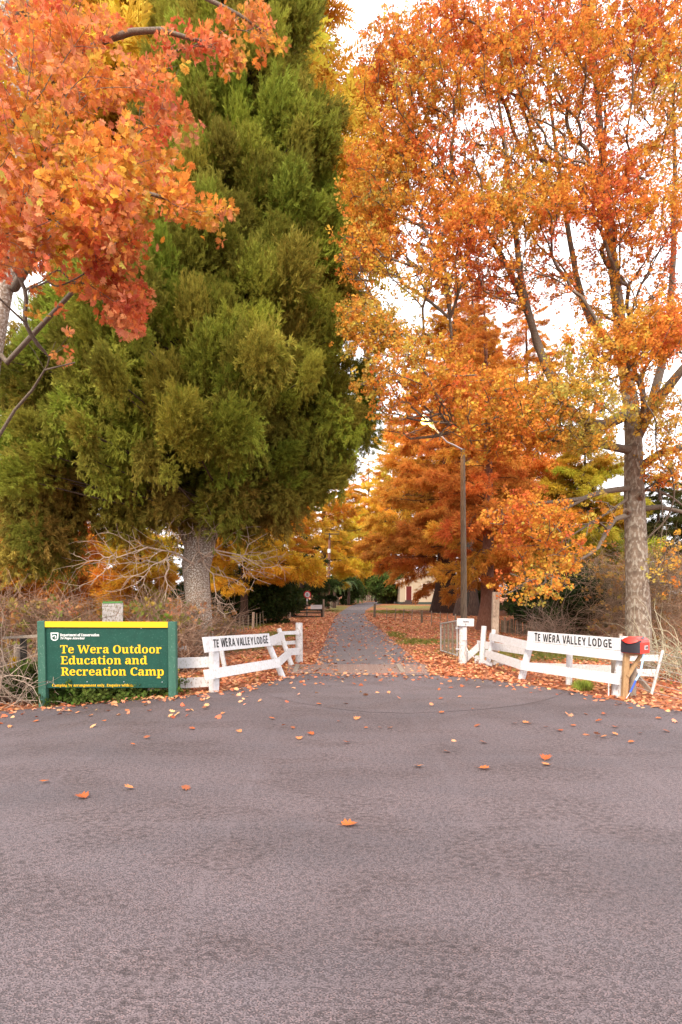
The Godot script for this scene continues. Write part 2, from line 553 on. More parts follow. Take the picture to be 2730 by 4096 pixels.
# ---------------------------------------------------------------- trees
# Joins every point of reach to the tree by the shortest detour (a balanced spanning tree over the crown), after the given trunk and limbs.
func grow(skeleton: Array, reach: PackedVector3Array, balance: float) -> Dictionary:
	var pos := PackedVector3Array()
	var par := PackedInt32Array()
	var plen := PackedFloat32Array()
	var rad := PackedFloat32Array()
	for limb in skeleton:
		var pts: Array = limb[0]
		var from := -1
		if pos.size() > 0:
			var best := 1e9
			for i in pos.size():
				var dd := pos[i].distance_squared_to(pts[0])
				if dd < best:
					best = dd
					from = i
		for k in pts.size() - (1 if pts.size() > 1 else 0):
			var a: Vector3 = pts[k]
			var b: Vector3 = pts[k + 1]
			var nn := maxi(1, int(a.distance_to(b) / 0.45))
			for j in nn:
				var last := k == pts.size() - 2 and j == nn - 1
				var t := float(j) / nn
				var q := _cr(pts, k, t)
				if pos.size() > 0 and j > 0:
					q += rdir() * limb[2] * 0.25
				var f := (k + t) / (pts.size() - 1.0)
				plen.append(0.0 if from < 0 else plen[from] + pos[from].distance_to(q))
				pos.append(q); par.append(from); rad.append(lerpf(limb[1], limb[2], f))
				from = pos.size() - 1
				if last:
					plen.append(plen[from] + pos[from].distance_to(b))
					pos.append(b); par.append(from); rad.append(limb[2])
					from = pos.size() - 1
	var seeds := pos.size()
	var n := reach.size()
	var bc := PackedFloat32Array()
	bc.resize(n)
	var bp := PackedInt32Array()
	bp.resize(n)
	for i in n:
		var q := reach[i]
		var b := 1e9
		for j in seeds:
			var c := q.distance_to(pos[j]) + balance * plen[j]
			if c < b:
				b = c
				bp[i] = j
		bc[i] = b
	var left := PackedInt32Array(range(n))
	while left.size() > 0:
		var bi := 0
		var b := 1e9
		for k in left.size():
			var c := bc[left[k]]
			if c < b:
				b = c
				bi = k
		var at := left[bi]
		left[bi] = left[left.size() - 1]
		left.remove_at(left.size() - 1)
		var q := reach[at]
		var pa := bp[at]
		var id := pos.size()
		var ln := plen[pa] + q.distance_to(pos[pa])
		pos.append(q); par.append(pa); plen.append(ln); rad.append(0.0)
		var bl := balance * ln
		for k in left.size():
			var i := left[k]
			var c := q.distance_to(reach[i]) + bl
			if c < bc[i]:
				bc[i] = c
				bp[i] = id
	return {"pos": pos, "par": par, "rad": rad, "seeds": seeds}

func _cr(pts: Array, k: int, t: float) -> Vector3:
	var p0: Vector3 = pts[maxi(k - 1, 0)]
	var p1: Vector3 = pts[k]
	var p2: Vector3 = pts[mini(k + 1, pts.size() - 1)]
	var p3: Vector3 = pts[mini(k + 2, pts.size() - 1)]
	return p1.cubic_interpolate(p2, p0, p3, t)

# Gives every branch its thickness and draws the trunk, each given limb and the twigs. Returns the grown tree with a radius for every node.
func wood(t: Dictionary, parent: Node3D, trunk_mat: Material, limb_mat: Material, tip_r: float, power: float, kids_of_seed: Array) -> void:
	var pos: PackedVector3Array = t.pos
	var par: PackedInt32Array = t.par
	var rad: PackedFloat32Array = t.rad
	var n := pos.size()
	var acc := PackedFloat32Array()
	acc.resize(n)
	var kids := []
	kids.resize(n)
	for i in n:
		kids[i] = []
	for i in n:
		if par[i] >= 0:
			kids[par[i]].append(i)
	for pass_ in 4:
		for i in range(t.seeds, n):
			if kids[i].size() > 0:
				var m := Vector3.ZERO
				for k in kids[i]:
					m += pos[k]
				pos[i] = pos[i] * 0.5 + (pos[par[i]] + m / kids[i].size()) * 0.25
	t.pos = pos
	for i in range(n - 1, -1, -1):
		var own := pow(acc[i], 1.0 / power) if acc[i] > 0.0 else tip_r
		if i >= t.seeds:
			rad[i] = minf(own, rad[par[i]] * 0.9 if par[i] >= 0 and par[i] < t.seeds else 1.0)
		if par[i] >= 0:
			acc[par[i]] += pow(maxf(rad[i], tip_r), power)
	t.rad = rad
	t.kids = kids
	var twigs := MB.new()
	twigs.off = parent.position
	var stack := [[0, -1]]
	while stack.size() > 0:
		var e: Array = stack.pop_back()
		var at: int = e[0]
		var from: int = e[1]
		var path := PackedInt32Array()
		if from >= 0:
			path.append(from)
		var seeded: bool = at < t.seeds
		while true:
			path.append(at)
			var best := -1
			for k in kids[at]:
				if seeded and k >= t.seeds and k != at + 1:
					continue
				if seeded and k < t.seeds and k != at + 1:
					continue
				if best < 0 or rad[k] > rad[best]:
					best = k
			for k in kids[at]:
				if k != best:
					stack.append([k, at])
			if best < 0:
				break
			at = best
		var pts := PackedVector3Array()
		var rr := PackedFloat32Array()
		var thin: float = rad[path[1]] if path.size() > 1 else rad[path[0]]
		for k in path.size() - 1:
			var p1 := pos[path[k]]
			var p2 := pos[path[k + 1]]
			var p0 := pos[path[maxi(k - 1, 0)]]
			var p3 := pos[path[mini(k + 2, path.size() - 1)]]
			var sub := 1 if seeded else (2 if p1.distance_to(p2) < 0.5 else 3)
			for j in sub:
				var f := float(j) / sub
				pts.append(p1.cubic_interpolate(p2, p0, p3, f))
				var ra: float = rad[path[k]]
				var rb: float = rad[path[k + 1]]
				if k == 0 and from >= 0:
					ra = minf(ra, thin * 1.25)
				rr.append(lerpf(ra, rb, f))
		pts.append(pos[path[path.size() - 1]])
		rr.append(rad[path[path.size() - 1]] * (0.6 if path[path.size() - 1] >= t.seeds else 1.0))
		if pts.size() < 2:
			continue
		if seeded:
			var mb := MB.new()
			mb.off = parent.position
			mb.tube(pts, rr, 16 if from < 0 else 9, true, 0.05, path.size())
			put("trunk" if from < 0 else "limb", mb.mesh(), trunk_mat if from < 0 else limb_mat, parent)
		else:
			twigs.tube(pts, rr, 5 if thin > 0.03 else 3, false)
	if twigs.v.size() > 0:
		var o := put("twigs", twigs.mesh(), limb_mat, parent)
		o.set_meta("kind", "stuff")

# points scattered in balls of the photograph: [px, py, depth, rx px, ry px, depth reach m, count]
func blobs(list: Array, more := 1.0) -> PackedVector3Array:
	var out := PackedVector3Array()
	for b in list:
		for i in int(b[6] * more):
			var q := rdir() * pow(rng.randf(), 0.4)
			out.append(P(b[0] + q.x * b[3], b[1] - q.y * b[4], b[2] + q.z * b[5]))
	return out

func pick(pal: Array, k: float) -> Color:
	var x := clampf(k, 0, 0.999) * (pal.size() - 1)
	var i := int(x)
	var c: Color = pal[i].lerp(pal[mini(i + 1, pal.size() - 1)], x - i)
	var g := rf(0.75, 1.25)
	return Color(c.r * g, c.g * g * rf(0.85, 1.15), c.b * g)

# A tall conifer with level boughs: every bough carries hanging feathery sprays.
func bough_tree(called: String, label: String, group: String, base: Vector3, h: float, hb: float, reach: float, tr: float, pal: Array, boughs: int, kind: String, bark: Material, seed_: int, open := 0.0) -> Node3D:
	rng.seed = seed_
	var t := thing(called, label, "tree", base, group)
	var tp := PackedVector3Array()
	var trd := PackedFloat32Array()
	for k in 13:
		var f := k / 12.0
		tp.append(Vector3(sin(f * 3.0 + seed_) * 0.12 * tr * 4, f * h - 0.05, cos(f * 2.3 + seed_) * 0.1 * tr * 4))
		trd.append(tr * (1.0 - 0.93 * f) + tr * 0.55 * exp(-f * 34.0))
	var mb := MB.new()
	mb.tube(tp, trd, 14, true, 0.09, seed_)
	put("trunk", mb.mesh(), bark, t)
	var kinds: Array = SP[kind]
	var wd := []
	var fo := []
	for k in kinds:
		wd.append(Copies.new())
		fo.append(Copies.new())
	for i in boughs:
		var f := pow((i + rng.randf()) / boughs, 0.9)
		var y := lerpf(hb, h * 0.985, f)
		var prof := pow(1.0 - f, 0.75) * (0.62 + 0.38 * smoothstep(0.0, 0.18, f)) + 0.04
		var l := reach * prof * rf(0.62, 1.15)
		var az := i * 2.399 + rf(-0.5, 0.5)
		if f < open and -sin(az) > 0.5:
			continue
		var b := Basis(Vector3.UP, az) * Basis(Vector3.FORWARD, rf(-0.42, 0.26)) * Basis(Vector3.RIGHT, rf(-0.7, 0.7))
		b = b.scaled(Vector3(l, l * rf(0.8, 1.2), l))
		var q := Vector3(0, y, 0)
		var tip := q + b.x * 0.7 + base
		var kk := 0.5 + 0.6 * nz.get_noise_3d(tip.x * 5.0, tip.y * 5.0, tip.z * 5.0) + rf(-0.3, 0.3)
		var v := rng.randi() % kinds.size()
		wd[v].add(Transform3D(b, q), Color(1, 1, 1))
		fo[v].add(Transform3D(b, q), pick(pal, kk))
	for v in kinds.size():
		scatter("boughs", wd[v], kinds[v][0], M.twig_dark, t)
		scatter("crown", fo[v], kinds[v][1], M.feather, t)
	return t

# A bush: stems from the ground and leaf sprays gathered in clumps.
func bush(called: String, label: String, category: String, group: String, base: Vector3, s: Vector3, pal: Array, clumps: int, per: int, spray: Mesh, size: float, seed_: int, stem: Material = null, hollow := 0.0) -> Node3D:
	rng.seed = seed_
	var t := thing(called, label, category, base, group)
	var mb := MB.new()
	var cp := Copies.new()
	for i in clumps:
		var q := rdir() * pow(rng.randf(), 0.33)
		q.y = absf(q.y) if rng.randf() < 0.75 else q.y
		if hollow > 0.0 and q.length() < hollow:
			q = q.normalized() * hollow
		var c := Vector3(q.x * s.x, s.y * 0.5 + q.y * s.y * 0.5, q.z * s.z)
		var cr := s.length() * rf(0.12, 0.24)
		var mid := Vector3(c.x * 0.4 + rf(-0.1, 0.1), c.y * 0.5, c.z * 0.4 + rf(-0.1, 0.1))
		mb.tube(PackedVector3Array([Vector3(c.x * 0.15, -0.05, c.z * 0.15), mid, c]), PackedFloat32Array([0.03, 0.02, 0.006]), 4, false)
		for k in per:
			var o := rdir()
			var p := c + o * cr * pow(rng.randf(), 0.5) * Vector3(1.2, 0.75, 1.2)
			if p.y < 0.02:
				p.y = rf(0.02, 0.2)
			var d := (o + Vector3(0, rf(-0.3, 0.6), 0)).normalized()
			var kk := 0.5 + 0.8 * nz.get_noise_3d((p.x + base.x) * 8.0, p.y * 8.0, (p.z + base.z) * 8.0) + rf(-0.2, 0.2)
			cp.add(Transform3D(along(d, rf(0, TAU)).scaled(Vector3.ONE * size * rf(0.7, 1.3)), p), pick(pal, kk))
	var st := put("stems", mb.mesh(), stem if stem else M.twig_dark, t)
	st.set_meta("kind", "stuff")
	scatter("foliage", cp, spray, M.needle, t)
	return t

func thicket(called: String, label: String, category: String, base: Vector3, s: Vector3, count: int, mesh: Mesh, col: Color, seed_: int, leafy: Mesh = null, pal := [], leaves := 0, group := "") -> Node3D:
	rng.seed = seed_
	var t := thing(called, label, category, base, group)
	var cp := Copies.new()
	var lf := Copies.new()
	for i in count:
		var p := Vector3(rf(-1, 1) * s.x, rf(0.1, 1.0) * s.y * (1.0 - 0.3 * rng.randf()), rf(-1, 1) * s.z)
		p.y = maxf(p.y, 0.3)
		var g := rf(0.6, 1.4)
		cp.add(Transform3D(along((Vector3.UP + rdir() * 0.8).normalized(), rf(0, TAU)).scaled(Vector3.ONE * rf(0.7, 1.4)), p), Color(col.r * g, col.g * g, col.b * g))
	for i in leaves:
		var p := Vector3(rf(-1, 1) * s.x, rf(0.05, 1.0) * s.y, rf(-1, 1) * s.z)
		lf.add(Transform3D(along(rdir(), rf(0, TAU)).scaled(Vector3.ONE * rf(0.5, 1.0)), p), pick(pal, rng.randf()))
	scatter("stems", cp, mesh, M.needle, t)
	if leafy:
		scatter("foliage", lf, leafy, M.leaf, t)
	return t

# ---------------------------------------------------------------- joinery measured in the photograph
func board(called: String, parent: Node3D, tl: Vector2, tr: Vector2, br: Vector2, bl: Vector2, dl: float, dr: float, t: float, m: Material) -> MeshInstance3D:
	var mb := MB.new()
	mb.off = parent.position
	mb.slab(P(bl.x, bl.y, dl), on_board(br, face_of(tl, tr, bl, dl, dr)), P(tr.x, tr.y, dr), P(tl.x, tl.y, dl), t)
	return put(called, mb.mesh(), m, parent)

func round_post(called: String, parent: Node3D, top: Vector2, base: Vector2, d: float, w: float, m: Material, sides := 14, dtop := -1.0) -> MeshInstance3D:
	var a := P(base.x, base.y, d)
	var b := P(top.x, top.y, d if dtop < 0 else dtop)
	var r := w * d / F / 2.0
	var u := (b - a).normalized()
	var mb := MB.new()
	mb.off = parent.position
	mb.tube(PackedVector3Array([a - u * 0.08, a + (b - a) * 0.25, a + (b - a) * 0.6, b - u * r * 0.12, b]), PackedFloat32Array([r * 1.05, r * 1.03, r, r * 0.97, r * 0.88]), sides, true, 0.03, int(top.x))
	return put(called, mb.mesh(), m, parent)

func square_post(called: String, parent: Node3D, top: Vector2, base: Vector2, d: float, w: float, deep: float, m: Material, turn := 0.0) -> MeshInstance3D:
	var a := P(base.x, base.y, d) + Vector3(0, -0.08, 0)
	var b := P(top.x, top.y, d)
	var mb := MB.new()
	mb.off = parent.position
	var bs := along(b - a)
	var x := Vector3.RIGHT.rotated(Vector3.UP, turn)
	x = (x - bs.y * x.dot(bs.y)).normalized()
	bs = Basis(x, bs.y, x.cross(bs.y))
	mb.box(Transform3D(bs, (a + b) / 2.0 - bs.z * deep / 2.0), Vector3(w * d / F, a.distance_to(b), deep), 0.008)
	return put(called, mb.mesh(), m, parent)

func font(serif: bool, bold: bool) -> SystemFont:
	var f := SystemFont.new()
	f.font_names = PackedStringArray(["Droid Serif" if serif else "Droid Sans"])
	f.font_weight = 700 if bold else 400
	return f

func text_mesh(s: String, f: Font, depth := 0.02) -> TextMesh:
	var t := TextMesh.new()
	t.text = s
	t.font = f
	t.font_size = 64
	t.pixel_size = 0.01
	t.depth = depth
	t.curve_step = 1.5
	t.horizontal_alignment = HORIZONTAL_ALIGNMENT_LEFT
	return t

# words between pixel columns x0..x1, capitals from captop to baseline, on an upright plane at depth d
func words(s: String, f: Font, parent: Node3D, x0: float, x1: float, captop: float, baseline: float, d: float, m: Material, lean := 0.0) -> void:
	var t := text_mesh(s, f)
	var cap := text_mesh("H", f).get_aabb()
	var bb := t.get_aabb()
	var sx := (x1 - x0) * d / F / bb.size.x
	var sy := (baseline - captop) * d / F / cap.size.y
	var bs := Basis(Vector3(sx, 0, 0), Vector3(lean * sy, sy, 0), Vector3(0, 0, 0.25))
	var o := P(x0, baseline, d) - bs * Vector3(bb.position.x, cap.position.y, 0)
	put("lettering", t, m, parent, Transform3D(bs, o - parent.global_position))

func on_board(p: Vector2, face: Plane) -> Vector3:
	return face.intersects_ray(Vector3(0, EYE, 0), P(p.x, p.y, 1.0) - Vector3(0, EYE, 0))

func face_of(tl: Vector2, tr: Vector2, bl: Vector2, dl: float, dr: float) -> Plane:
	return Plane(P(tl.x, tl.y, dl), P(tr.x, tr.y, dr), P(bl.x, bl.y, dl))

# hand-painted capitals, one mesh a letter, along a leaning board: a..b is the baseline, c..e the cap line
func painted(s: String, parent: Node3D, a: Vector2, b: Vector2, c: Vector2, e: Vector2, face: Plane, seed_: int) -> void:
	rng.seed = seed_
	var f := font(false, true)
	var cap := text_mesh("H", f).get_aabb()
	var whole := text_mesh(s, f).get_aabb().size.x
	var p0 := on_board(a, face)
	var p1 := on_board(b, face)
	var q0 := on_board(c, face)
	var q1 := on_board(e, face)
	var ux := (p1 - p0).normalized()
	var n := ux.cross(((q0 - p0) + (q1 - p1)).normalized()).normalized()
	var sx := p0.distance_to(p1) / whole
	var x := 0.0
	for ch in s:
		var t := text_mesh(ch, f)
		var w := text_mesh("I" + ch + "I", f).get_aabb().size.x - text_mesh("II", f).get_aabb().size.x
		if ch == " ":
			x += text_mesh("I I", f).get_aabb().size.x - text_mesh("II", f).get_aabb().size.x
			continue
		var fr := x / whole
		var foot := p0.lerp(p1, fr) + n * 0.003
		var up := (q0.lerp(q1, fr) - p0.lerp(p1, fr))
		var sy := up.length() / cap.size.y * rf(0.92, 1.06)
		up = up.normalized()
		up = (up - ux * up.dot(ux) * 0.3 + ux * rf(-0.10, 0.06)).normalized()
		var bs := Basis(ux * sx * rf(0.86, 0.94), up * sy, n * 0.2)
		put("letter", t, M.letter_black, parent, Transform3D(bs, foot - bs * Vector3(t.get_aabb().position.x - 0.02, cap.position.y, 0) - parent.global_position))
		x += w

# ---------------------------------------------------------------- the setting
var drive_l := PackedVector2Array()
var drive_r := PackedVector2Array()
var road_edge := PackedVector2Array()

func at_z(line: PackedVector2Array, z: float) -> float:
	for i in line.size() - 1:
		if z <= line[i].y and z >= line[i + 1].y:
			return lerpf(line[i].x, line[i + 1].x, (z - line[i].y) / (line[i + 1].y - line[i].y))
	return line[0].x if z > line[0].y else line[line.size() - 1].x

func edge_z(x: float) -> float:
	for i in road_edge.size() - 1:
		if x >= road_edge[i].x and x <= road_edge[i + 1].x:
			return lerpf(road_edge[i].y, road_edge[i + 1].y, (x - road_edge[i].x) / (road_edge[i + 1].x - road_edge[i].x))
	return -9.4

func xz(px: float, py: float) -> Vector2:
	var g := G(px, py)
	return Vector2(g.x, g.z)

var lawns := []

func lawn(x: float, z: float) -> float:
	var k := 0.0
	for l in lawns:
		var q := Vector2((x - l[0]) / l[2], (z - l[1]) / l[3])
		k = maxf(k, 1.0 - smoothstep(0.45, 1.1, q.length() + 0.45 * nz.get_noise_2d(x * 9.0, z * 6.0)))
	return k

func setting() -> void:
	for p in [[1235, 2704], [1262, 2660], [1285, 2600], [1305, 2560], [1318, 2516], [1341, 2471], [1365, 2448], [1395, 2428], [1425, 2417], [1476, 2408]]:
		drive_l.append(xz(p[0], p[1]))
	for p in [[1728, 2704], [1690, 2660], [1615, 2600], [1568, 2560], [1520, 2516], [1476, 2482], [1459, 2459], [1462, 2442], [1493, 2424], [1534, 2414]]:
		drive_r.append(xz(p[0], p[1]))
	road_edge.append(Vector2(-45, -9.6))
	for p in [[-260, 2858], [0, 2847], [179, 2834], [446, 2804], [714, 2789], [893, 2766], [1050, 2735], [1116, 2717], [1160, 2702], [1235, 2697]]:
		road_edge.append(xz(p[0], p[1]))
	for p in [[1728, 2700], [1938, 2718], [2093, 2737], [2303, 2769], [2440, 2797], [2577, 2820], [2730, 2846], [2950, 2868]]:
		road_edge.append(xz(p[0], p[1]))
	road_edge.append(Vector2(45, -8.4))
	for l in [[1010, 2580, 1.6, 2.6], [1120, 2540, 1.0, 3.0], [1700, 2568, 1.3, 1.6], [2150, 2618, 3.4, 2.2], [1355, 2432, 1.8, 16.0], [1640, 2428, 5.5, 14.0], [1560, 2447, 2.0, 6.0], [2340, 2745, 0.35, 0.3], [1590, 2545, 0.5, 3.0], [930, 2500, 2.5, 4.0]]:
		var g := G(l[0], l[1])
		lawns.append([g.x, g.z, l[2], l[3]])
	# ground: one sheet, finer near the gate
	var xs := PackedFloat32Array([-700, -250, -100, -55])
	var x := -34.0
	while x <= 34.0:
		xs.append(x)
		x += 0.5 if absf(x) < 14 else 1.5
	for e in [55.0, 100.0, 250.0, 700.0]:
		xs.append(e)
	var zs := PackedFloat32Array([300, 60, 20])
	var z := -6.0
	while z > -150.0:
		zs.append(z)
		z -= 0.45 if z > -40 else 1.6
	for e in [-190.0, -300.0, -700.0]:
		zs.append(e)
	var mb := MB.new()
	for zz in zs:
		for xx in xs:
			mb.v.append(Vector3(xx, gh(xx, zz) - (0.06 if zz > edge_z(xx) + 0.5 else 0.0), zz))
			mb.n.append(Vector3.UP)
			var k := nz.get_noise_2d(xx * 14.0, zz * 10.0)
			var litter := Color(0.50, 0.19, 0.09).lerp(Color(0.36, 0.125, 0.06), 0.5 + k)
			var far := smoothstep(-26.0, -34.0, zz)
			litter = litter.lerp(Color(0.46, 0.17, 0.065), far * 0.7)
			var grass := Color(0.20, 0.195, 0.04).lerp(Color(0.33, 0.24, 0.06), 0.5 + k * 0.9)
			mb.c.append(litter.lerp(grass, lawn(xx, zz)))
	var w := xs.size()
	for j in zs.size() - 1:
		for i in w - 1:
			var a := j * w + i
			mb.ix.append_array(PackedInt32Array([a, a + 1, a + w + 1, a, a + w + 1, a + w]))
	for i in range(0, mb.ix.size(), 3):
		var sw := mb.ix[i + 1]
		mb.ix[i + 1] = mb.ix[i + 2]
		mb.ix[i + 2] = sw
	var gm := surf(tex2(Color(0.95, 0.95, 0.95), Color(0.45, 0.45, 0.45), 0.05, Color(0.3, 0.28, 0.26), 0.06, 0.62, 0.75, 61), Vector3(0.9, 0.9, 0.9), 0.95, 1.0, true)
	gm.vertex_color_use_as_albedo = true
	var ground := put("ground", mb.mesh(), gm, self)
	ground.set_meta("kind", "structure")
	# road: everything this side of the edge
	var poly := PackedVector2Array([Vector2(-45, 14)])
	for p in road_edge:
		poly.append(p)
	poly.append(Vector2(45, 14))
	_sheet("road", poly, 0.006, asphalt(Color(0.140, 0.108, 0.114), 71), Rect2(-45, -15.0, 90, 29), 1.5)
	var ap := PackedVector2Array()
	for p in [[1000, 2757], [1116, 2724], [1160, 2708], [1235, 2702], [1728, 2705], [1938, 2723], [2093, 2742], [2260, 2770], [2190, 2800], [2080, 2822], [1950, 2838], [1800, 2848], [1640, 2855], [1480, 2850], [1330, 2836], [1200, 2814], [1090, 2788]]:
		ap.append(xz(p[0] + 14.0 * nz.get_noise_1d(p[0]), p[1]))
	_sheet("driveway_apron", ap, 0.010, asphalt(Color(0.150, 0.117, 0.123), 81), Rect2(-6, -15, 14, 8), 1.0)
	var dp := PackedVector2Array()
	for i in drive_l.size():
		dp.append(drive_l[i])
	dp.append(xz(1640, 2404.5))
	dp.append(xz(1640, 2411))
	for i in range(drive_r.size() - 1, -1, -1):
		dp.append(drive_r[i])
	_sheet("driveway", dp, 0.014, asphalt(Color(0.19, 0.155, 0.158), 91), Rect2(-6, -150, 30, 140), 2.0)

func _sheet(called: String, poly: PackedVector2Array, up: float, m: Material, area: Rect2, cell: float) -> void:
	var mb := MB.new()
	var ny := int(ceil(area.size.y / cell))
	var nx := int(ceil(area.size.x / cell))
	for j in ny:
		for i in nx:
			var o := area.position + Vector2(i, j) * cell
			var q := PackedVector2Array([o, o + Vector2(cell, 0), o + Vector2(cell, cell), o + Vector2(0, cell)])
			for part in Geometry2D.intersect_polygons(q, poly):
				var tr := Geometry2D.triangulate_polygon(part)
				var b := mb.v.size()
				for p in part:
					mb.v.append(Vector3(p.x, gh(p.x, p.y) + up, p.y))
					mb.n.append(Vector3.UP)
					mb.c.append(Color.WHITE)
					mb.uv.append(p / 1.9)
					mb.uv2.append(Vector2(p.x / 13.0, p.y / 7.3))
				for k in range(0, tr.size(), 3):
					var a: Vector2 = part[tr[k]]
					var c: Vector2 = part[tr[k + 1]]
					var e: Vector2 = part[tr[k + 2]]
					if (c - a).cross(e - a) > 0:
						mb.ix.append_array(PackedInt32Array([b + tr[k], b + tr[k + 1], b + tr[k + 2]]))
					else:
						mb.ix.append_array(PackedInt32Array([b + tr[k], b + tr[k + 2], b + tr[k + 1]]))
	put(called, mb.mesh(), m, self).set_meta("kind", "structure")

# how likely a fallen leaf lies at a spot of the ground (a count of leaves, not a colour)
func leaves_lie(x: float, z: float) -> float:
	var from_edge := z - edge_z(x)
	var l := at_z(drive_l, z)
	var r := at_z(drive_r, z)
	if from_edge > 0.0:
		var many := 0.85 * exp(-from_edge * 4.0) + 0.065 * exp(-from_edge * 0.9) + 0.004
		if x > l and x < r and z < -10.5:
			many = maxf(many, 0.05 * exp(-from_edge * 0.5))
		return many * (0.2 if z > -8.0 else 1.0)
	if x > l - 0.1 and x < r + 0.1:
		var in_by := maxf(minf(x - l, r - x), 0.0)
		var crown := absf(x - (l + r) / 2.0)
		return 0.06 + 0.75 * exp(-in_by * 3.4) + (0.10 * exp(-crown * crown * 6.0) if z < -19.0 else 0.0)
	var beside := maxf(l - x, x - r)
	return (1.0 if beside < 1.6 else (0.7 if beside < 3.0 else 0.5)) * (1.0 - 0.72 * lawn(x, z))

func fallen_leaves() -> void:
	rng.seed = 5
	var cp := Copies.new()
	var shapes := [oak_leaf(0.2, 0.12), oak_leaf(0.6, 0.4), oak_leaf(0.1, -0.3)]
	var sets := [Copies.new(), Copies.new(), Copies.new()]
	var pal := [Color(0.30, 0.08, 0.035), Color(0.46, 0.14, 0.06), Color(0.54, 0.20, 0.095), Color(0.60, 0.29, 0.16), Color(0.62, 0.36, 0.17)]
	var tries := 0
	for band in [[-7.0, -17.0, 9.0, 165.0], [-17.0, -30.0, 10.0, 75.0], [-30.0, -50.0, 12.0, 26.0]]:
		var area: float = absf(band[1] - band[0]) * 2.0 * band[2]
		for i in int(area * band[3]):
			var x := rf(-band[2], band[2])
			var z := rf(band[1], band[0])
			if rng.randf() > leaves_lie(x, z):
				continue
			var up := Vector3(rf(-0.35, 0.35), 1, rf(-0.35, 0.35)).normalized()
			var b := along(up, rf(0, TAU))
			# leaf lies: its length along the ground, its face up
			var t := Basis(b.x, b.z, -b.y).scaled(Vector3.ONE * rf(0.40, 0.78) * (1.0 if z > -30.0 else 1.5))
			sets[rng.randi() % 3].add(Transform3D(t, Vector3(x, gh(x, z) + rf(0.018, 0.045), z)), pick(pal, rng.randf()))
	for i in 3:
		var o := scatter("leaf_litter", sets[i], shapes[i], M.litter, self)
		meta(o, ["brown and orange oak leaves strewn flat over drive edges and verges", "tightly folded orange oak leaves strewn over drive edges and verges", "upturned curled oak leaves strewn over drive edges and verges"][i], "leaf litter")
	# single leaves lying on the open road
	var spots := [[1365, 3312, 1.25], [345, 3200, 1.2], [540, 3158, 0.9], [728, 3157, 0.9], [190, 3127, 0.8], [1255, 2945, 1.0], [1197, 2963, 0.9], [600, 2952, 0.8], [545, 2983, 0.6], [783, 2920, 0.9], [963, 2935, 0.8], [1163, 2915, 0.7], [1104, 2879, 0.9], [1395, 2973, 0.9], [1672, 3066, 1.0], [1775, 3014, 0.8], [1912, 3078, 1.15], [2180, 3048, 1.2], [2205, 3063, 0.9], [1920, 2976, 0.9], [2512, 2975, 0.8], [2466, 2910, 0.9], [2476, 2945, 0.8], [2650, 2929, 0.9], [2622, 2878, 0.9], [2228, 2924, 0.9], [2126, 2898, 0.8], [1926, 2908, 1.0], [1754, 2855, 1.0], [1755, 2800, 0.9], [1424, 2884, 1.0], [1376, 2820, 0.9], [130, 2892, 0.9], [20, 2900, 1.0], [350, 2868, 0.9], [270, 2850, 0.8], [420, 2889, 0.6], [590, 2847, 0.8], [885, 2860, 0.7], [830, 2832, 0.8], [1290, 2820, 0.9], [1360, 2888, 0.6], [1555, 2914, 0.8], [1512, 2916, 0.6], [1457, 2916, 0.6], [2060, 2896, 0.7], [2095, 2896, 0.9], [2180, 2915, 0.7], [2280, 2905, 0.8], [2378, 2890, 1.0], [2400, 2952, 0.8], [2560, 2940, 0.6]]
	var singles := [oak_leaf(0.2, 0.12, M.fallen[0]), oak_leaf(0.3, 0.18, M.fallen[1]), oak_leaf(0.25, 0.2, M.fallen[2]), oak_leaf(0.1, -0.3, M.fallen[3])]
	for i in spots.size():
		var s: Array = spots[i]
		var g := G(s[0], s[1])
		var o := put("fallen_leaf", singles[i % 4], M.litter, self)
		var b := Basis(Vector3.UP, rf(0, TAU)) * Basis(Vector3.RIGHT, -PI / 2 + rf(-0.12, 0.12))
		o.transform = Transform3D(b.scaled(Vector3.ONE * s[2] * 0.78), g + Vector3(0, 0.015 + 0.01 * s[2], 0))
		meta(o, "single orange oak leaf lying on the open grey road", "leaf", "single leaves on the road")

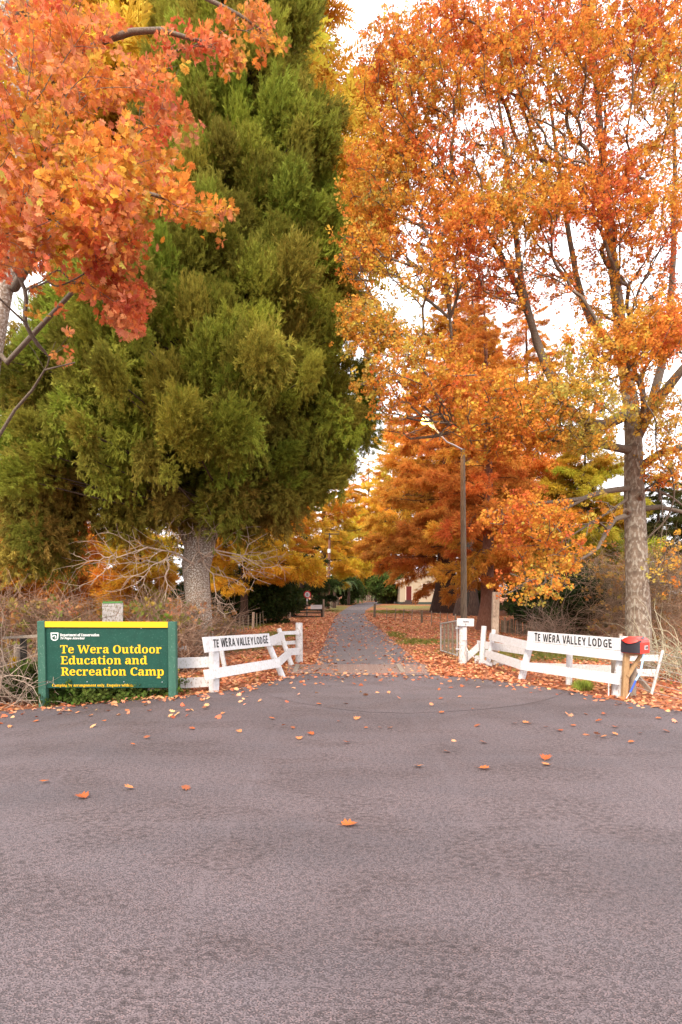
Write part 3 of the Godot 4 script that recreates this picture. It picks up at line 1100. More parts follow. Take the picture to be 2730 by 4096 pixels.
# ---------------------------------------------------------------- gateway
func camp_sign() -> void:
	var d := 10.30
	var base := on_ground((427.0 - CX) * d / F, -d)
	var t := thing("camp_sign", "dark green camp sign with yellow lettering and yellow cap between green posts", "sign", base)
	square_post("post", t, Vector2(163, 2484), Vector2(170, 2832), d, 30, 0.13, M.post_green)
	square_post("post", t, Vector2(687, 2487), Vector2(690, 2783), d, 31, 0.13, M.post_green)
	var dp := d + 0.045
	var panel := board("panel", t, Vector2(176, 2509), Vector2(674, 2511), Vector2(674, 2750), Vector2(184, 2752), dp, dp, 0.03, M.sign_green)
	board("cap", t, Vector2(178, 2486), Vector2(673, 2488), Vector2(673, 2510.5), Vector2(178, 2508.5), dp - 0.03, dp - 0.03, 0.075, M.yellow)
	board("footer_strip", t, Vector2(190, 2730), Vector2(671, 2730), Vector2(671, 2751), Vector2(190, 2752), dp - 0.006, dp - 0.006, 0.005, M.sign_green)
	var f := font(true, true)
	var dt := dp - 0.006
	words("Te Wera Outdoor", f, panel, 242, 647, 2581, 2613, dt, M.yellow)
	words("Education and", f, panel, 244, 590, 2625, 2657, dt, M.yellow)
	words("Recreation Camp", f, panel, 245, 656, 2670, 2702, dt, M.yellow)
	words("Department of Conservation", f, panel, 241, 398, 2534.5, 2545, dt, M.letter_white)
	words("Te Papa Atawhai", f, panel, 241, 338, 2548.5, 2557, dt, M.letter_white, 0.25)
	words("Camping by arrangement only. Enquire within.", f, panel, 210, 535, 2736, 2746, dt - 0.006, M.yellow)
	# shield emblem: white shield, green field, white curl
	var em := _shape(_shield(0.0), dt, 0.003)
	var shield := put("emblem", em, M.letter_white, t, Transform3D(Basis(), -t.position))
	put("field", _shape(_shield(1.0), dt - 0.004, 0.003), M.sign_green, shield)
	var curl := PackedVector2Array()
	var inner := PackedVector2Array()
	for k in 15:
		var a := PI * 1.02 + k * 0.31
		var r := 10.5 - 0.36 * k
		curl.append(Vector2(219.0 + r * cos(a), 2549.0 + r * sin(a)))
		inner.append(Vector2(219.0 + (r - 4.2 + 0.08 * k) * cos(a), 2549.0 + (r - 4.2 + 0.08 * k) * sin(a)))
	inner.reverse()
	curl.append_array(inner)
	put("curl", _shape(curl, dt - 0.008, 0.003), M.letter_white, shield)
	var bolts := MB.new()
	for q in [[191, 2729], [350, 2727], [497, 2727], [650, 2728], [566, 2513]]:
		bolts.off = t.position
		var c := P(q[0], q[1], dp)
		bolts.tube(PackedVector3Array([c, c + Vector3(0, 0, 0.012)]), PackedFloat32Array([0.009, 0.007]), 8)
	put("screws", bolts.mesh(), M.steel, t).set_meta("kind", "stuff")

func _shield(k: float) -> PackedVector2Array:
	var p := PackedVector2Array()
	var s := 4.5 * k
	p.append(Vector2(204.0 + s, 2530.5 + s)); p.append(Vector2(234.5 - s, 2530.5 + s)); p.append(Vector2(234.0 - s, 2550.0))
	for i in 7:
		var a := PI * (i + 1) / 8.0
		p.append(Vector2(219.2 + (15.0 - s) * cos(a), 2550.0 + (13.0 - s) * sin(a)))
	p.append(Vector2(204.3 + s, 2550.0))
	return p

func _shape(px: PackedVector2Array, d: float, t: float) -> ArrayMesh:
	var mb := MB.new()
	var ix := Geometry2D.triangulate_polygon(px)
	for k in range(0, ix.size(), 3):
		mb.tri(P(px[ix[k]].x, px[ix[k]].y, d), P(px[ix[k + 1]].x, px[ix[k + 1]].y, d), P(px[ix[k + 2]].x, px[ix[k + 2]].y, d))
	for i in px.size():
		var j := (i + 1) % px.size()
		mb.quad(P(px[i].x, px[i].y, d), P(px[j].x, px[j].y, d), P(px[j].x, px[j].y, d + t), P(px[i].x, px[i].y, d + t))
	return mb.mesh()

func v2(a: float, b: float) -> Vector2:
	return Vector2(a, b)

func fences() -> void:
	var W: Material = M.white
	# wing fence beside the camp sign
	var t := thing("lodge_fence", "white board fence with lodge name, next to the green camp sign", "fence", on_ground(-1.9, -11.6), "white lodge fences flanking the gate")
	square_post("post", t, v2(846, 2551), v2(846, 2774), 10.80, 34, 0.12, W, -0.7)
	round_post("post", t, v2(1062, 2545), v2(1133, 2712), 12.72, 24, W, 14, 12.66)
	round_post("post", t, v2(1116, 2514), v2(1167, 2661), 14.72, 19, W)
	round_post("post", t, v2(1197, 2491), v2(1198, 2650), 15.4, 29, M.white_worn)
	square_post("brace", t, v2(884, 2596), v2(905, 2690), 12.0, 16, 0.07, W)
	var lb := board("name_board", t, v2(817, 2548), v2(1078, 2533), v2(1087, 2583), v2(827, 2610), 10.45, 12.5, 0.045, W)
	painted("TE WERA VALLEY LODGE", lb, v2(855, 2591), v2(1075, 2573), v2(853, 2557), v2(1071, 2543), face_of(v2(817, 2548), v2(1078, 2533), v2(827, 2610), 10.45, 12.5), 3)
	board("board", t, v2(1081, 2547), v2(1135, 2527), v2(1142, 2556), v2(1089, 2583), 12.55, 14.5, 0.045, W)
	board("board", t, v2(821, 2679), v2(1121, 2632), v2(1126, 2668), v2(829, 2720), 10.45, 12.55, 0.045, W)
	board("board", t, v2(1119, 2630), v2(1163, 2594), v2(1169, 2620), v2(1127, 2661), 12.6, 14.52, 0.045, W)
	board("rail", t, v2(1126, 2526), v2(1197, 2522), v2(1197, 2537), v2(1128, 2540), 14.68, 15.24, 0.04, W)
	board("rail", t, v2(1095, 2567), v2(1197, 2561), v2(1197, 2576), v2(1097, 2582), 14.9, 15.5, 0.04, W)
	board("rail", t, v2(1155, 2594), v2(1200, 2590), v2(1200, 2619), v2(1158, 2622), 14.66, 15.22, 0.04, W)
	# rails between sign and wing
	var u := thing("short_fence", "two low white rails between the camp sign and the lodge fence", "fence", on_ground(-2.5, -10.9))
	board("rail", u, v2(704, 2633), v2(874, 2626), v2(874, 2668), v2(704, 2675), 10.85, 10.9, 0.045, W)
	board("rail", u, v2(704, 2715), v2(876, 2706), v2(876, 2744), v2(704, 2756), 10.85, 10.9, 0.045, M.white_worn)
	square_post("post", u, v2(868, 2610), v2(868, 2772), 11.0, 16, 0.07, W)
	var off := thing("old_rail", "short peeling white rail end behind the camp sign, by the pale trunk", "fence", on_ground(-4.0, -14.0))
	board("rail", off, v2(640, 2592), v2(746, 2585), v2(746, 2601), v2(640, 2607), 14.0, 14.1, 0.04, M.white_worn)
	square_post("post", off, v2(652, 2588), v2(652, 2676), 14.1, 18, 0.1, M.old_wood)
	# wing fence beside the letterbox
	var r := thing("lodge_fence", "white board fence with lodge name, next to the red letterbox", "fence", on_ground(3.9, -11.6), "white lodge fences flanking the gate")
	round_post("post", r, v2(2130, 2545), v2(2086, 2720), 12.42, 28, W, 14, 12.4)
	round_post("post", r, v2(2280, 2560), v2(2277, 2732), 11.75, 24, W)
	round_post("post", r, v2(2500, 2545), v2(2468, 2790), 10.36, 40, M.white_worn)
	round_post("post", r, v2(1977, 2518), v2(1950, 2668), 14.78, 18, W)
	var nb := board("name_board", r, v2(2112, 2524), v2(2503, 2554), v2(2497, 2604), v2(2108, 2565), 12.2, 10.15, 0.045, W)
	painted("TE WERA VALLEY LODGE", nb, v2(2139, 2563), v2(2452, 2592), v2(2140, 2532), v2(2450, 2558), face_of(v2(2112, 2524), v2(2503, 2554), v2(2108, 2565), 12.2, 10.15), 4)
	board("board", r, v2(2108, 2566), v2(2495, 2605), v2(2486, 2643), v2(2103, 2598), 12.2, 10.16, 0.045, W)
	board("board", r, v2(1960, 2531), v2(2109, 2564), v2(2105, 2597), v2(1955, 2559), 14.6, 12.26, 0.045, W)
	board("board", r, v2(2084, 2646), v2(2477, 2696), v2(2472, 2739), v2(2080, 2678), 12.2, 10.14, 0.045, W)
	board("board", r, v2(1943, 2598), v2(2087, 2643), v2(2080, 2678), v2(1938, 2627), 14.6, 12.26, 0.045, W)
	board("board", r, v2(1930, 2637), v2(1968, 2651), v2(1964, 2664), v2(1927, 2648), 14.75, 14.3, 0.035, W)
	board("rail", r, v2(1974, 2646), v2(2445, 2662), v2(2445, 2692), v2(1974, 2661), 14.9, 12.6, 0.04, W)
	board("rail", r, v2(1908, 2562), v2(2120, 2590), v2(2120, 2622), v2(1908, 2590), 15.3, 13.4, 0.04, W)
	round_post("old_post", r, v2(2484, 2535), v2(2480, 2640), 10.5, 15, M.pale_wood, 8)
	round_post("old_post", r, v2(2455, 2640), v2(2455, 2770), 11.0, 18, M.old_wood, 9)
	square_post("stake", r, v2(2437, 2730), v2(2436, 2788), 10.3, 5, 0.02, M.white_worn)
	# gate post group
	var g := thing("gate_post", "round white gate post with diagonal brace beside the vacancy post", "post", G(1927, 2657))
	round_post("post", g, v2(1937, 2504), v2(1927, 2657), 15.0, 22, W)
	square_post("stub", g, v2(1910, 2623), v2(1909, 2652), 15.2, 16, 0.1, M.white_worn)
	board("brace", g, v2(1868, 2612), v2(1914, 2570), v2(1916, 2604), v2(1868, 2647), 15.3, 15.1, 0.04, W)
	var hose := MB.new()
	hose.off = g.position
	hose.tube(PackedVector3Array([P(1867, 2590, 15.0), P(1875, 2608, 14.9), P(1890, 2625, 14.85), P(1908, 2634, 14.83), P(1925, 2637, 14.84)]), PackedFloat32Array([0.012, 0.012, 0.012, 0.012, 0.012]), 6)
	put("cable", hose.mesh(), M.white, g)
	var vp := thing("vacancy_post", "thick white post carrying a small vacancy sign", "post", G(1853, 2653))
	round_post("post", vp, v2(1853, 2498), v2(1853, 2653), 15.25, 33, M.white_worn)
	square_post("batten", vp, v2(1860, 2506), v2(1860, 2550), 15.13, 16, 0.03, W)
	var pl := board("sign_board", vp, v2(1830, 2473), v2(1898, 2475), v2(1897, 2506), v2(1830, 2503), 15.08, 15.08, 0.05, W)
	board("plate", vp, v2(1845, 2478), v2(1883, 2480), v2(1883, 2496), v2(1845, 2494), 15.066, 15.066, 0.008, M.sign_white)
	words("Vacancy", font(false, false), pl, 1852, 1877, 2481.5, 2490, 15.058, M.letter_black)
	board("peg", vp, v2(1863, 2494), v2(1864.5, 2494), v2(1864.5, 2501), v2(1863, 2501), 15.06, 15.06, 0.006, M.letter_black)
	for y in [2512.0, 2596.0]:
		square_post("hinge_pin", vp, v2(1832, y - 2), v2(1832, y - 9), 15.2, 16, 0.02, M.steel)
	# swung-open wire gate
	var m := thing("mesh_gate", "open metal gate with wire netting, hung on the vacancy post", "gate", G(1798, 2620))
	var a := P(1830, 2622, 15.3)
	var b := P(1830, 2484, 15.3)
	var dd := 18.2
	var e := P(1764, 2602, dd)
	var f := P(1764, 2495, dd)
	var fr := MB.new()
	fr.off = m.position
	for q in [[a, b], [b, f], [f, e], [e, a]]:
		fr.tube(PackedVector3Array([q[0], q[1]]), PackedFloat32Array([0.022, 0.022]), 8)
	put("frame", fr.mesh(), M.metal_grey, m)
	for k in [0.25, 0.5, 0.75]:
		var s := MB.new()
		s.off = m.position
		s.tube(PackedVector3Array([a.lerp(e, k), b.lerp(f, k)]), PackedFloat32Array([0.03, 0.03]), 6)
		put("upright", s.mesh(), M.post_wood, m)
	var net := MB.new()
	net.off = m.position
	for k in 19:
		var s := k / 18.0
		net.tube(PackedVector3Array([a.lerp(e, s), b.lerp(f, s)]), PackedFloat32Array([0.0025, 0.0025]), 3, false)
	for k in 10:
		var s := k / 9.0
		net.tube(PackedVector3Array([a.lerp(b, s), e.lerp(f, s)]), PackedFloat32Array([0.0025, 0.0025]), 3, false)
	put("netting", net.mesh(), M.wire, m).set_meta("kind", "stuff")
	# tall bare post
	var tp := thing("tall_post", "tall bare weathered timber post behind the white fence", "post", G(1990, 2660))
	square_post("shaft", tp, v2(1988, 2368), v2(1978, 2662), 14.9, 26, 0.14, M.pale_wood)
	square_post("splint", tp, v2(1979, 2368), v2(1979, 2452), 14.86, 10, 0.05, M.pale_wood)
	# cattle grid
	var cg := thing("cattle_grid", "rusty steel rail cattle grid set across the drive at the gate", "cattle grid", G(1430, 2682))
	var z0 := G(1430, 2696).z
	var z1 := G(1430, 2664).z
	for k in 9:
		var zz := lerpf(z0, z1, k / 8.0)
		var xl := (1150.0 - CX) * -zz / F
		var xr := (1712.0 - CX) * -zz / F
		var mb := MB.new()
		mb.off = cg.position
		mb.box(Transform3D(Basis(), Vector3((xl + xr) / 2.0, 0.022, zz)), Vector3(xr - xl, 0.035, 0.06), 0.008)
		put("rail", mb.mesh(), M.rail_rust, cg)
	for q in [[1192.0, 1180.0], [1592.0, 1612.0]]:
		var mb := MB.new()
		mb.off = cg.position
		var p1 := G(q[0], 2664)
		var p2 := G(q[1], 2695)
		mb.slab(Vector3(p2.x - 0.05, 0.052, p2.z), Vector3(p2.x + 0.05, 0.052, p2.z), Vector3(p1.x + 0.05, 0.052, p1.z), Vector3(p1.x - 0.05, 0.052, p1.z), 0.012)
		put("plank", mb.mesh(), M.old_wood, cg)

func letterbox() -> void:
	var d := 10.12
	var s := thing("letterbox_stand", "tan timber post with arm and diagonal brace under the red letterbox", "post", G(2502, 2796))
	square_post("post", s, v2(2512, 2613), v2(2502, 2796), d, 21, 0.09, M.new_wood)
	board("arm", s, v2(2500, 2613), v2(2574, 2612), v2(2570, 2623), v2(2503, 2624), d - 0.01, d - 0.01, 0.11, M.new_wood)
	board("brace", s, v2(2559, 2624), v2(2572, 2624), v2(2517, 2713), v2(2508, 2702), d - 0.02, d - 0.02, 0.05, M.new_wood)
	# letterbox: a shell of rounded sections, black hood in front
	var o := P(2541, 2611, d + 0.02)
	var b := thing("letterbox", "red plastic letterbox with black front on a timber stand", "letterbox", o)
	b.rotation.y = -0.86
	var k := d / F
	var w := 37.0 * k
	var h := 66.0 * k
	var L := 0.34
	var sect := func(z: float, sw: float, sh: float) -> PackedVector3Array:
		var p := PackedVector3Array()
		p.append(Vector3(-w * sw, 0, z)); p.append(Vector3(w * sw, 0, z)); p.append(Vector3(w * sw * 1.0, h * 0.55 * sh, z))
		for i in 9:
			var a := PI * i / 8.0
			p.append(Vector3(w * sw * cos(a) * (1.0 - 0.02 * i * 0), h * sh * (0.66 + 0.34 * pow(sin(a), 0.8)), z))
		p.append(Vector3(-w * sw, h * 0.55 * sh, z))
		return p
	var body := MB.new()
	_loft(body, [sect.call(0.16, 1.0, 0.97), sect.call(0.10, 1.02, 1.0), sect.call(-L * 0.55, 1.02, 0.97), sect.call(-L * 0.62, 0.96, 0.92)])
	var bo := put("body", body.mesh(), M.mail_red, b)
	# hood: bowed red visor over the slot
	var hood := MB.new()
	var up := []
	var lo := []
	for i in 13:
		var a := lerpf(-1.0, 1.0, i / 12.0)
		var bow := 1.0 - a * a
		up.append(Vector3(a * w * 0.86, h * (0.80 + 0.19 * bow), 0.165))
		lo.append(Vector3(a * w * 0.86, h * (0.76 - 0.16 * bow * 0.9), 0.165 + 0.075 * bow))
	for i in 12:
		hood.quad(lo[i], lo[i + 1], up[i + 1], up[i])
		hood.quad(lo[i + 1], lo[i], lo[i] - Vector3(0, 0, 0.05), lo[i + 1] - Vector3(0, 0, 0.05))
	put("hood", hood.mesh(), M.mail_red, bo)
	# black door with a scooped top edge
	var door := MB.new()
	var rim := []
	for i in 13:
		var a := lerpf(-1.0, 1.0, i / 12.0)
		var y := 0.50 + 0.32 * pow(absf(a), 2.2)
		rim.append(Vector3(a * w * 0.97, h * y, 0.19 + 0.05 * (1.0 - a * a)))
	for i in 12:
		var p: Vector3 = rim[i]
		var q: Vector3 = rim[i + 1]
		var p2 := Vector3(p.x, 0.012, 0.185 + 0.03 * (1.0 - pow(p.x / w, 2.0)))
		var q2 := Vector3(q.x, 0.012, 0.185 + 0.03 * (1.0 - pow(q.x / w, 2.0)))
		door.quad(p2, q2, q, p)
		door.quad(p, q, Vector3(q.x, q.y - 0.02, 0.162), Vector3(p.x, p.y - 0.02, 0.162))
	for sgn in [-1.0, 1.0]:
		door.quad(Vector3(sgn * w * 0.97, 0.012, 0.19), Vector3(sgn * w, 0.0, 0.12), Vector3(sgn * w, h * 0.8, 0.12), Vector3(sgn * w * 0.97, h * 0.82, 0.19))
	put("front", door.mesh(), M.mail_black, bo)
	var slot := MB.new()
	slot.box(Transform3D(Basis(), Vector3(0, h * 0.62, 0.164)), Vector3(w * 1.7, h * 0.3, 0.006), 0.0)
	put("slot", slot.mesh(), M.mail_black, bo)
	var plate := MB.new()
	plate.box(Transform3D(Basis(), Vector3(w * 1.03 + 0.001, h * 0.34, -0.055)), Vector3(0.006, h * 0.24, 0.125), 0.001)
	var pm := put("number_plate", plate.mesh(), M.sign_white, b)
	var t := text_mesh("3560", font(false, true))
	var bb := t.get_aabb()
	var sx := 0.105 / bb.size.x
	var sy := h * 0.17 / bb.size.y
	var bs := Basis(Vector3(0, 0, -sx), Vector3(0, sy, 0), Vector3(0.1, 0, 0))
	put("lettering", t, M.letter_black, pm, Transform3D(bs, Vector3(w * 1.03 + 0.005, h * 0.34, -0.055) - bs * bb.get_center()))
	var mark := MB.new()
	for i in 4:
		mark.box(Transform3D(Basis(Vector3.FORWARD, 0.75), Vector3(w * 0.83 - 0.004 * i, h * 0.90 + 0.004 * i, 0.04 - 0.035 * i)), Vector3(0.035, 0.006, 0.03), 0.001)
	put("emblem", mark.mesh(), M.mail_black, b)
	# blue bent pipe leaning on the stand
	var pipe := thing("bent_pipe", "thin curved pipe, pale blue above and deep blue below, leaning on the letterbox stand", "pipe", P(2505, 2793, d - 0.16))
	var path := [v2(2575, 2616), v2(2572, 2640), v2(2566, 2672), v2(2556, 2702), v2(2544, 2722)]
	var path2 := [v2(2544, 2722), v2(2535, 2742), v2(2522, 2769)]
	var path3 := [v2(2522, 2769), v2(2513, 2783), v2(2505, 2794)]
	for q in [["upper_length", path, M.blue_light, 0.017], ["lower_length", path2, M.blue, 0.016], ["spike", path3, M.steel, 0.007]]:
		var mb := MB.new()
		mb.off = pipe.position
		var pts := PackedVector3Array()
		var rr := PackedFloat32Array()
		for p in q[1]:
			pts.append(P(p.x, p.y, lerpf(d - 0.16, d - 0.08, (2794 - p.y) / 180.0)))
			rr.append(q[3])
		mb.tube(pts, rr, 8)
		put(q[0], mb.mesh(), q[2], pipe)
	# old boundary fence past the letterbox
	var f := thing("boundary_fence", "old wire fence with leaning pale post, strut and peeling white rails", "fence", G(2605, 2780))
	round_post("post", f, v2(2652, 2601), v2(2606, 2780), 10.56, 11, M.white_worn, 8)
	board("strut", f, v2(2527, 2692), v2(2538, 2684), v2(2612, 2768), v2(2598, 2778), 10.6, 10.56, 0.06, M.old_wood)
	round_post("stump", f, v2(2534, 2655), v2(2531, 2798), 10.3, 26, M.old_wood, 11)
	square_post("post", f, v2(2606, 2588), v2(2606, 2700), 13.6, 29, 0.15, M.old_wood)
	board("rail", f, v2(2515, 2621), v2(2637, 2620), v2(2635, 2646), v2(2515, 2643), 11.6, 11.7, 0.04, M.white_worn)
	board("rail", f, v2(2545, 2676), v2(2634, 2678), v2(2633, 2708), v2(2545, 2703), 11.6, 11.7, 0.04, M.white_worn)
	round_post("post", f, v2(2900, 2590), v2(2905, 2830), 9.2, 26, M.old_wood, 9)
	for q in [[2612.0, 2634.0], [2646.0, 2670.0], [2672.0, 2700.0], [2704.0, 2732.0], [2734.0, 2765.0], [2766.0, 2800.0]]:
		var mb := MB.new()
		mb.off = f.position
		var xl: float = 2640.0 - (q[0] - 2620.0) * 0.25
		mb.tube(PackedVector3Array([P(2525, q[0] - 24.0, 10.45), P(xl, q[0], 10.5), P(2730, q[1], 9.9), P(2900, q[1] + 40.0, 9.15)]), PackedFloat32Array([0.0035, 0.0035, 0.0035, 0.0035]), 4, false)
		put("wire", mb.mesh(), M.wire, f)

func _loft(mb: MB, rings: Array) -> void:
	for r in rings.size() - 1:
		var a: PackedVector3Array = rings[r]
		var b: PackedVector3Array = rings[r + 1]
		for i in a.size():
			var j := (i + 1) % a.size()
			mb.quad(a[i], b[i], b[j], a[j])
	for e in [0, rings.size() - 1]:
		var p: PackedVector3Array = rings[e]
		var c := Vector3.ZERO
		for q in p:
			c += q
		c /= p.size()
		for i in p.size():
			mb.tri(c, p[i], p[(i + 1) % p.size()])

# ---------------------------------------------------------------- along the drive
func poles() -> void:
	var d := 23.0
	var base := on_ground((1856.0 - CX) * d / F, -d)
	var t := thing("street_lamp", "tall timber pole with a bent arm and a lit lamp among the leaves", "street lamp", base)
	var mb := MB.new()
	mb.off = t.position
	mb.tube(PackedVector3Array([base + Vector3(0, -0.1, 0), P(1856, 2300, d), P(1854, 2050, d), P(1852, 1796, d)]), PackedFloat32Array([0.13, 0.112, 0.10, 0.085]), 14, true, 0.03)
	put("pole", mb.mesh(), M.pole_wood, t)
	var arm := MB.new()
	arm.off = t.position
	arm.tube(PackedVector3Array([P(1850, 1798, d - 0.1), P(1820, 1782, d - 0.2), P(1788, 1768, d - 0.35), P(1770, 1748, d - 0.45), P(1738, 1712, d - 0.6)]), PackedFloat32Array([0.03, 0.03, 0.03, 0.03, 0.03]), 8)
	put("arm", arm.mesh(), M.steel, t)
	var a := P(1738, 1712, d - 0.6)
	var b := P(1692, 1660, d - 0.85)
	var head := MB.new()
	head.off = t.position
	head.tube(PackedVector3Array([a, a.lerp(b, 0.25), a.lerp(b, 0.8), b]), PackedFloat32Array([0.04, 0.085, 0.09, 0.04]), 10)
	put("lamp_head", head.mesh(), M.steel, t)
	var at := P(1698, 1686, d - 0.85)
	var bulb := SphereMesh.new()
	bulb.radius = 0.14
	bulb.height = 0.24
	bulb.radial_segments = 20
	bulb.rings = 10
	var em := StandardMaterial3D.new()
	em.albedo_color = Color(1, 0.85, 0.55)
	em.emission_enabled = true
	em.emission = Color(1.0, 0.74, 0.36)
	em.emission_energy_multiplier = 5.0
	put("lamp_bulb", bulb, em, t, Transform3D(Basis(), at - t.position))
	var l := OmniLight3D.new()
	l.name = "lamp_glow"
	l.light_color = Color(1.0, 0.72, 0.38)
	l.light_energy = 3.0
	l.light_size = 0.12
	l.omni_range = 40.0
	l.shadow_enabled = true
	t.add_child(l)
	l.position = at - t.position
	# second pole and the pole on the far side of the drive
	for q in [[1869.0, 2176.0, 46.0, 2230.0, "dark slim pole with a white band just behind the timber lamp pole", 0.13], [1313.0, 2160.0, 66.0, 2196.0, "dark power pole with a pale band beside the picket fence", 0.17]]:
		var dd: float = q[2]
		var bb := on_ground((q[0] - CX) * dd / F, -dd)
		var p := thing("power_pole", q[4], "pole", bb, "dark power poles")
		var m2 := MB.new()
		m2.off = p.position
		m2.tube(PackedVector3Array([bb + Vector3(0, -0.1, 0), P(q[0] + 3, 2300, dd), P(q[0] + 6, q[1], dd)]), PackedFloat32Array([q[5] * 1.2, q[5], q[5] * 0.8]), 12)
		put("shaft", m2.mesh(), M.dark_wood if q[0] > 1500 else M.redwood_bark, p)
		var bd := MB.new()
		bd.off = p.position
		var y0: float = q[3]
		bd.tube(PackedVector3Array([P(q[0] + 4.5, y0 + (34.0 if q[0] > 1500 else 16.0), dd), P(q[0] + 5, y0, dd)]), PackedFloat32Array([q[5] * 1.06, q[5] * 1.04]), 12, false)
		put("band", bd.mesh(), M.sign_white, p)
		if q[0] < 1500:
			var ca := MB.new()
			ca.off = p.position
			ca.box(Transform3D(Basis(), P(q[0] + 16, 2136, dd)), Vector3(1.6, 0.10, 0.1), 0.01)
			ca.box(Transform3D(Basis(), P(q[0] + 6, 2148, dd)), Vector3(0.14, 0.9, 0.14), 0.01)
			put("crossarm", ca.mesh(), M.dark_wood, p)

func picket(parent: Node3D, called: String, at: Vector3, h: float, w: float, lean: float, m: Material, rnd := false) -> void:
	var mb := MB.new()
	var top := at + Vector3(lean * h, h, rf(-0.04, 0.04) * h)
	mb.off = parent.position
	if rnd:
		mb.tube(PackedVector3Array([at + Vector3(0, -0.08, 0), top]), PackedFloat32Array([w / 2.0, w / 2.0 * 0.92]), 8)
	else:
		var bs := along(top - at, rf(0, TAU))
		mb.box(Transform3D(bs, (at + top) / 2.0 + Vector3(0, -0.03, 0)), Vector3(w, at.distance_to(top) + 0.08, w * 0.6), 0.004)
	put(called, mb.mesh(), m, parent)

func strand(parent: Node3D, pts: PackedVector3Array, r: float) -> void:
	var mb := MB.new()
	mb.off = parent.position
	var rr := PackedFloat32Array()
	for p in pts:
		rr.append(r)
	mb.tube(pts, rr, 3, false)
	put("wire", mb.mesh(), M.wire, parent)

func drive_fences() -> void:
	rng.seed = 77
	# batten fence before the dark gate
	var t := thing("batten_fence", "low post and batten wire fence left of the drive, before the dark gate", "fence", G(1013, 2515))
	var ps := [[780, 2585], [901, 2543], [1013, 2515], [1092, 2488], [1160, 2473]]
	var lines := [PackedVector3Array(), PackedVector3Array(), PackedVector3Array()]
	for i in ps.size():
		var g := G(ps[i][0], ps[i][1])
		picket(t, "post", g, 0.86, 0.15, rf(-0.03, 0.03), M.pale_wood if i > 0 else M.post_wood, true)
		for k in 3:
			lines[k].append(g + Vector3(0, 0.25 + 0.25 * k, 0.06))
		if i > 0:
			var p := G(ps[i - 1][0], ps[i - 1][1])
			for k in 5:
				picket(t, "batten", p.lerp(g, (k + 1) / 6.0) + Vector3(rf(-0.05, 0.05), 0, 0), rf(0.68, 0.84), 0.06, rf(-0.06, 0.06), M.post_wood)
	for l in lines:
		strand(t, l, 0.004)
	# picket fence on past the gate
	var u := thing("picket_fence", "weathered picket fence curving away left of the drive, past the dark gate", "fence", G(1340, 2430))
	var qs := [[1296, 2437], [1328, 2429.5], [1349, 2421], [1395, 2415], [1432, 2409], [1482, 2405.5], [1530, 2405]]
	var ra := PackedVector3Array()
	for i in qs.size():
		var g := G(qs[i][0], qs[i][1])
		ra.append(g + Vector3(0, 0.62, 0.1))
		picket(u, "post", g, 1.3, 0.24, rf(-0.03, 0.03), M.pale_wood, true)
		if i > 0:
			var p := G(qs[i - 1][0], qs[i - 1][1])
			var nn := clampi(int(p.distance_to(g) / 0.75), 5, 12)
			for k in nn:
				picket(u, "picket", p.lerp(g, (k + 0.5) / nn) + Vector3(rf(-0.1, 0.1), 0, 0), rf(0.9, 1.25), 0.14, rf(-0.07, 0.07), [M.post_wood, M.old_wood, M.pale_wood][k % 3])
	strand(u, ra, 0.012)
	# dark gate with its notice
	var d := 43.0
	var g0 := thing("field_gate", "dark stained timber gate with four rails, holding a white notice", "gate", on_ground((1228.0 - CX) * d / F, -d))
	for y in [2419.0, 2435.5, 2448.5, 2463.5]:
		board("rail", g0, v2(1167, y), v2(1291, y + 0.5), v2(1291, y + 5.5), v2(1167, y + 5), d, d, 0.06, M.dark_wood)
	square_post("stile", g0, v2(1170, 2418), v2(1170, 2467), d + 0.07, 6, 0.06, M.dark_wood)
	square_post("stile", g0, v2(1288, 2418), v2(1288, 2467), d + 0.07, 6, 0.06, M.dark_wood)
	square_post("upright", g0, v2(1228, 2422), v2(1226, 2468), d + 0.07, 5, 0.06, M.pale_wood)
	round_post("hanging_post", g0, v2(1161, 2423), v2(1160, 2472), d, 8, M.pale_wood, 9)
	round_post("hanging_post", g0, v2(1296, 2397), v2(1295, 2470), d + 0.2, 7, M.pale_wood, 9)
	var nt := thing("gate_notice", "blank looking white notice fixed to the dark timber gate", "notice", P(1266, 2437, d - 0.03))
	board("panel", nt, v2(1244, 2420), v2(1289, 2419.5), v2(1289, 2436), v2(1244, 2437), d - 0.015, d - 0.015, 0.012, M.sign_white)
	var ln := MB.new()
	ln.off = nt.position
	for q in [[1247.0, 1286.0, 2423.0], [1259.0, 1279.0, 2426.0]]:
		var xx: float = q[0]
		while xx < q[1]:
			var w := rf(1.4, 4.0)
			ln.quad(P(xx, q[2] + 1.0, d - 0.018), P(xx + w, q[2] + 1.0, d - 0.018), P(xx + w, q[2], d - 0.018), P(xx, q[2], d - 0.018))
			xx += w + 1.2
	put("print", ln.mesh(), flat(Color(0.33, 0.32, 0.33), 0.6), nt).set_meta("kind", "stuff")
	# speed sign
	var sp := thing("speed_sign", "round red rimmed white speed limit sign on a post behind the gate", "sign", on_ground((1229.0 - CX) * 44.0 / F, -44.0))
	square_post("post", sp, v2(1229, 2370), v2(1229, 2468), 44.0, 6.5, 0.08, M.pale_wood)
	board("post_sleeve", sp, v2(1226, 2392), v2(1232.5, 2392), v2(1232.5, 2405), v2(1226, 2405), 43.93, 43.93, 0.03, M.sign_white)
	var disc := func(r: float, dep: float) -> ArrayMesh:
		var mb := MB.new()
		mb.off = sp.position
		var c := P(1230.5, 2378.5, dep)
		mb.tube(PackedVector3Array([c + Vector3(0, 0, -0.012), c]), PackedFloat32Array([r, r]), 36)
		return mb.mesh()
	var rim := put("disc", disc.call(0.27, 43.9), M.red_sign, sp)
	put("face", disc.call(0.19, 43.885), M.sign_white, rim)
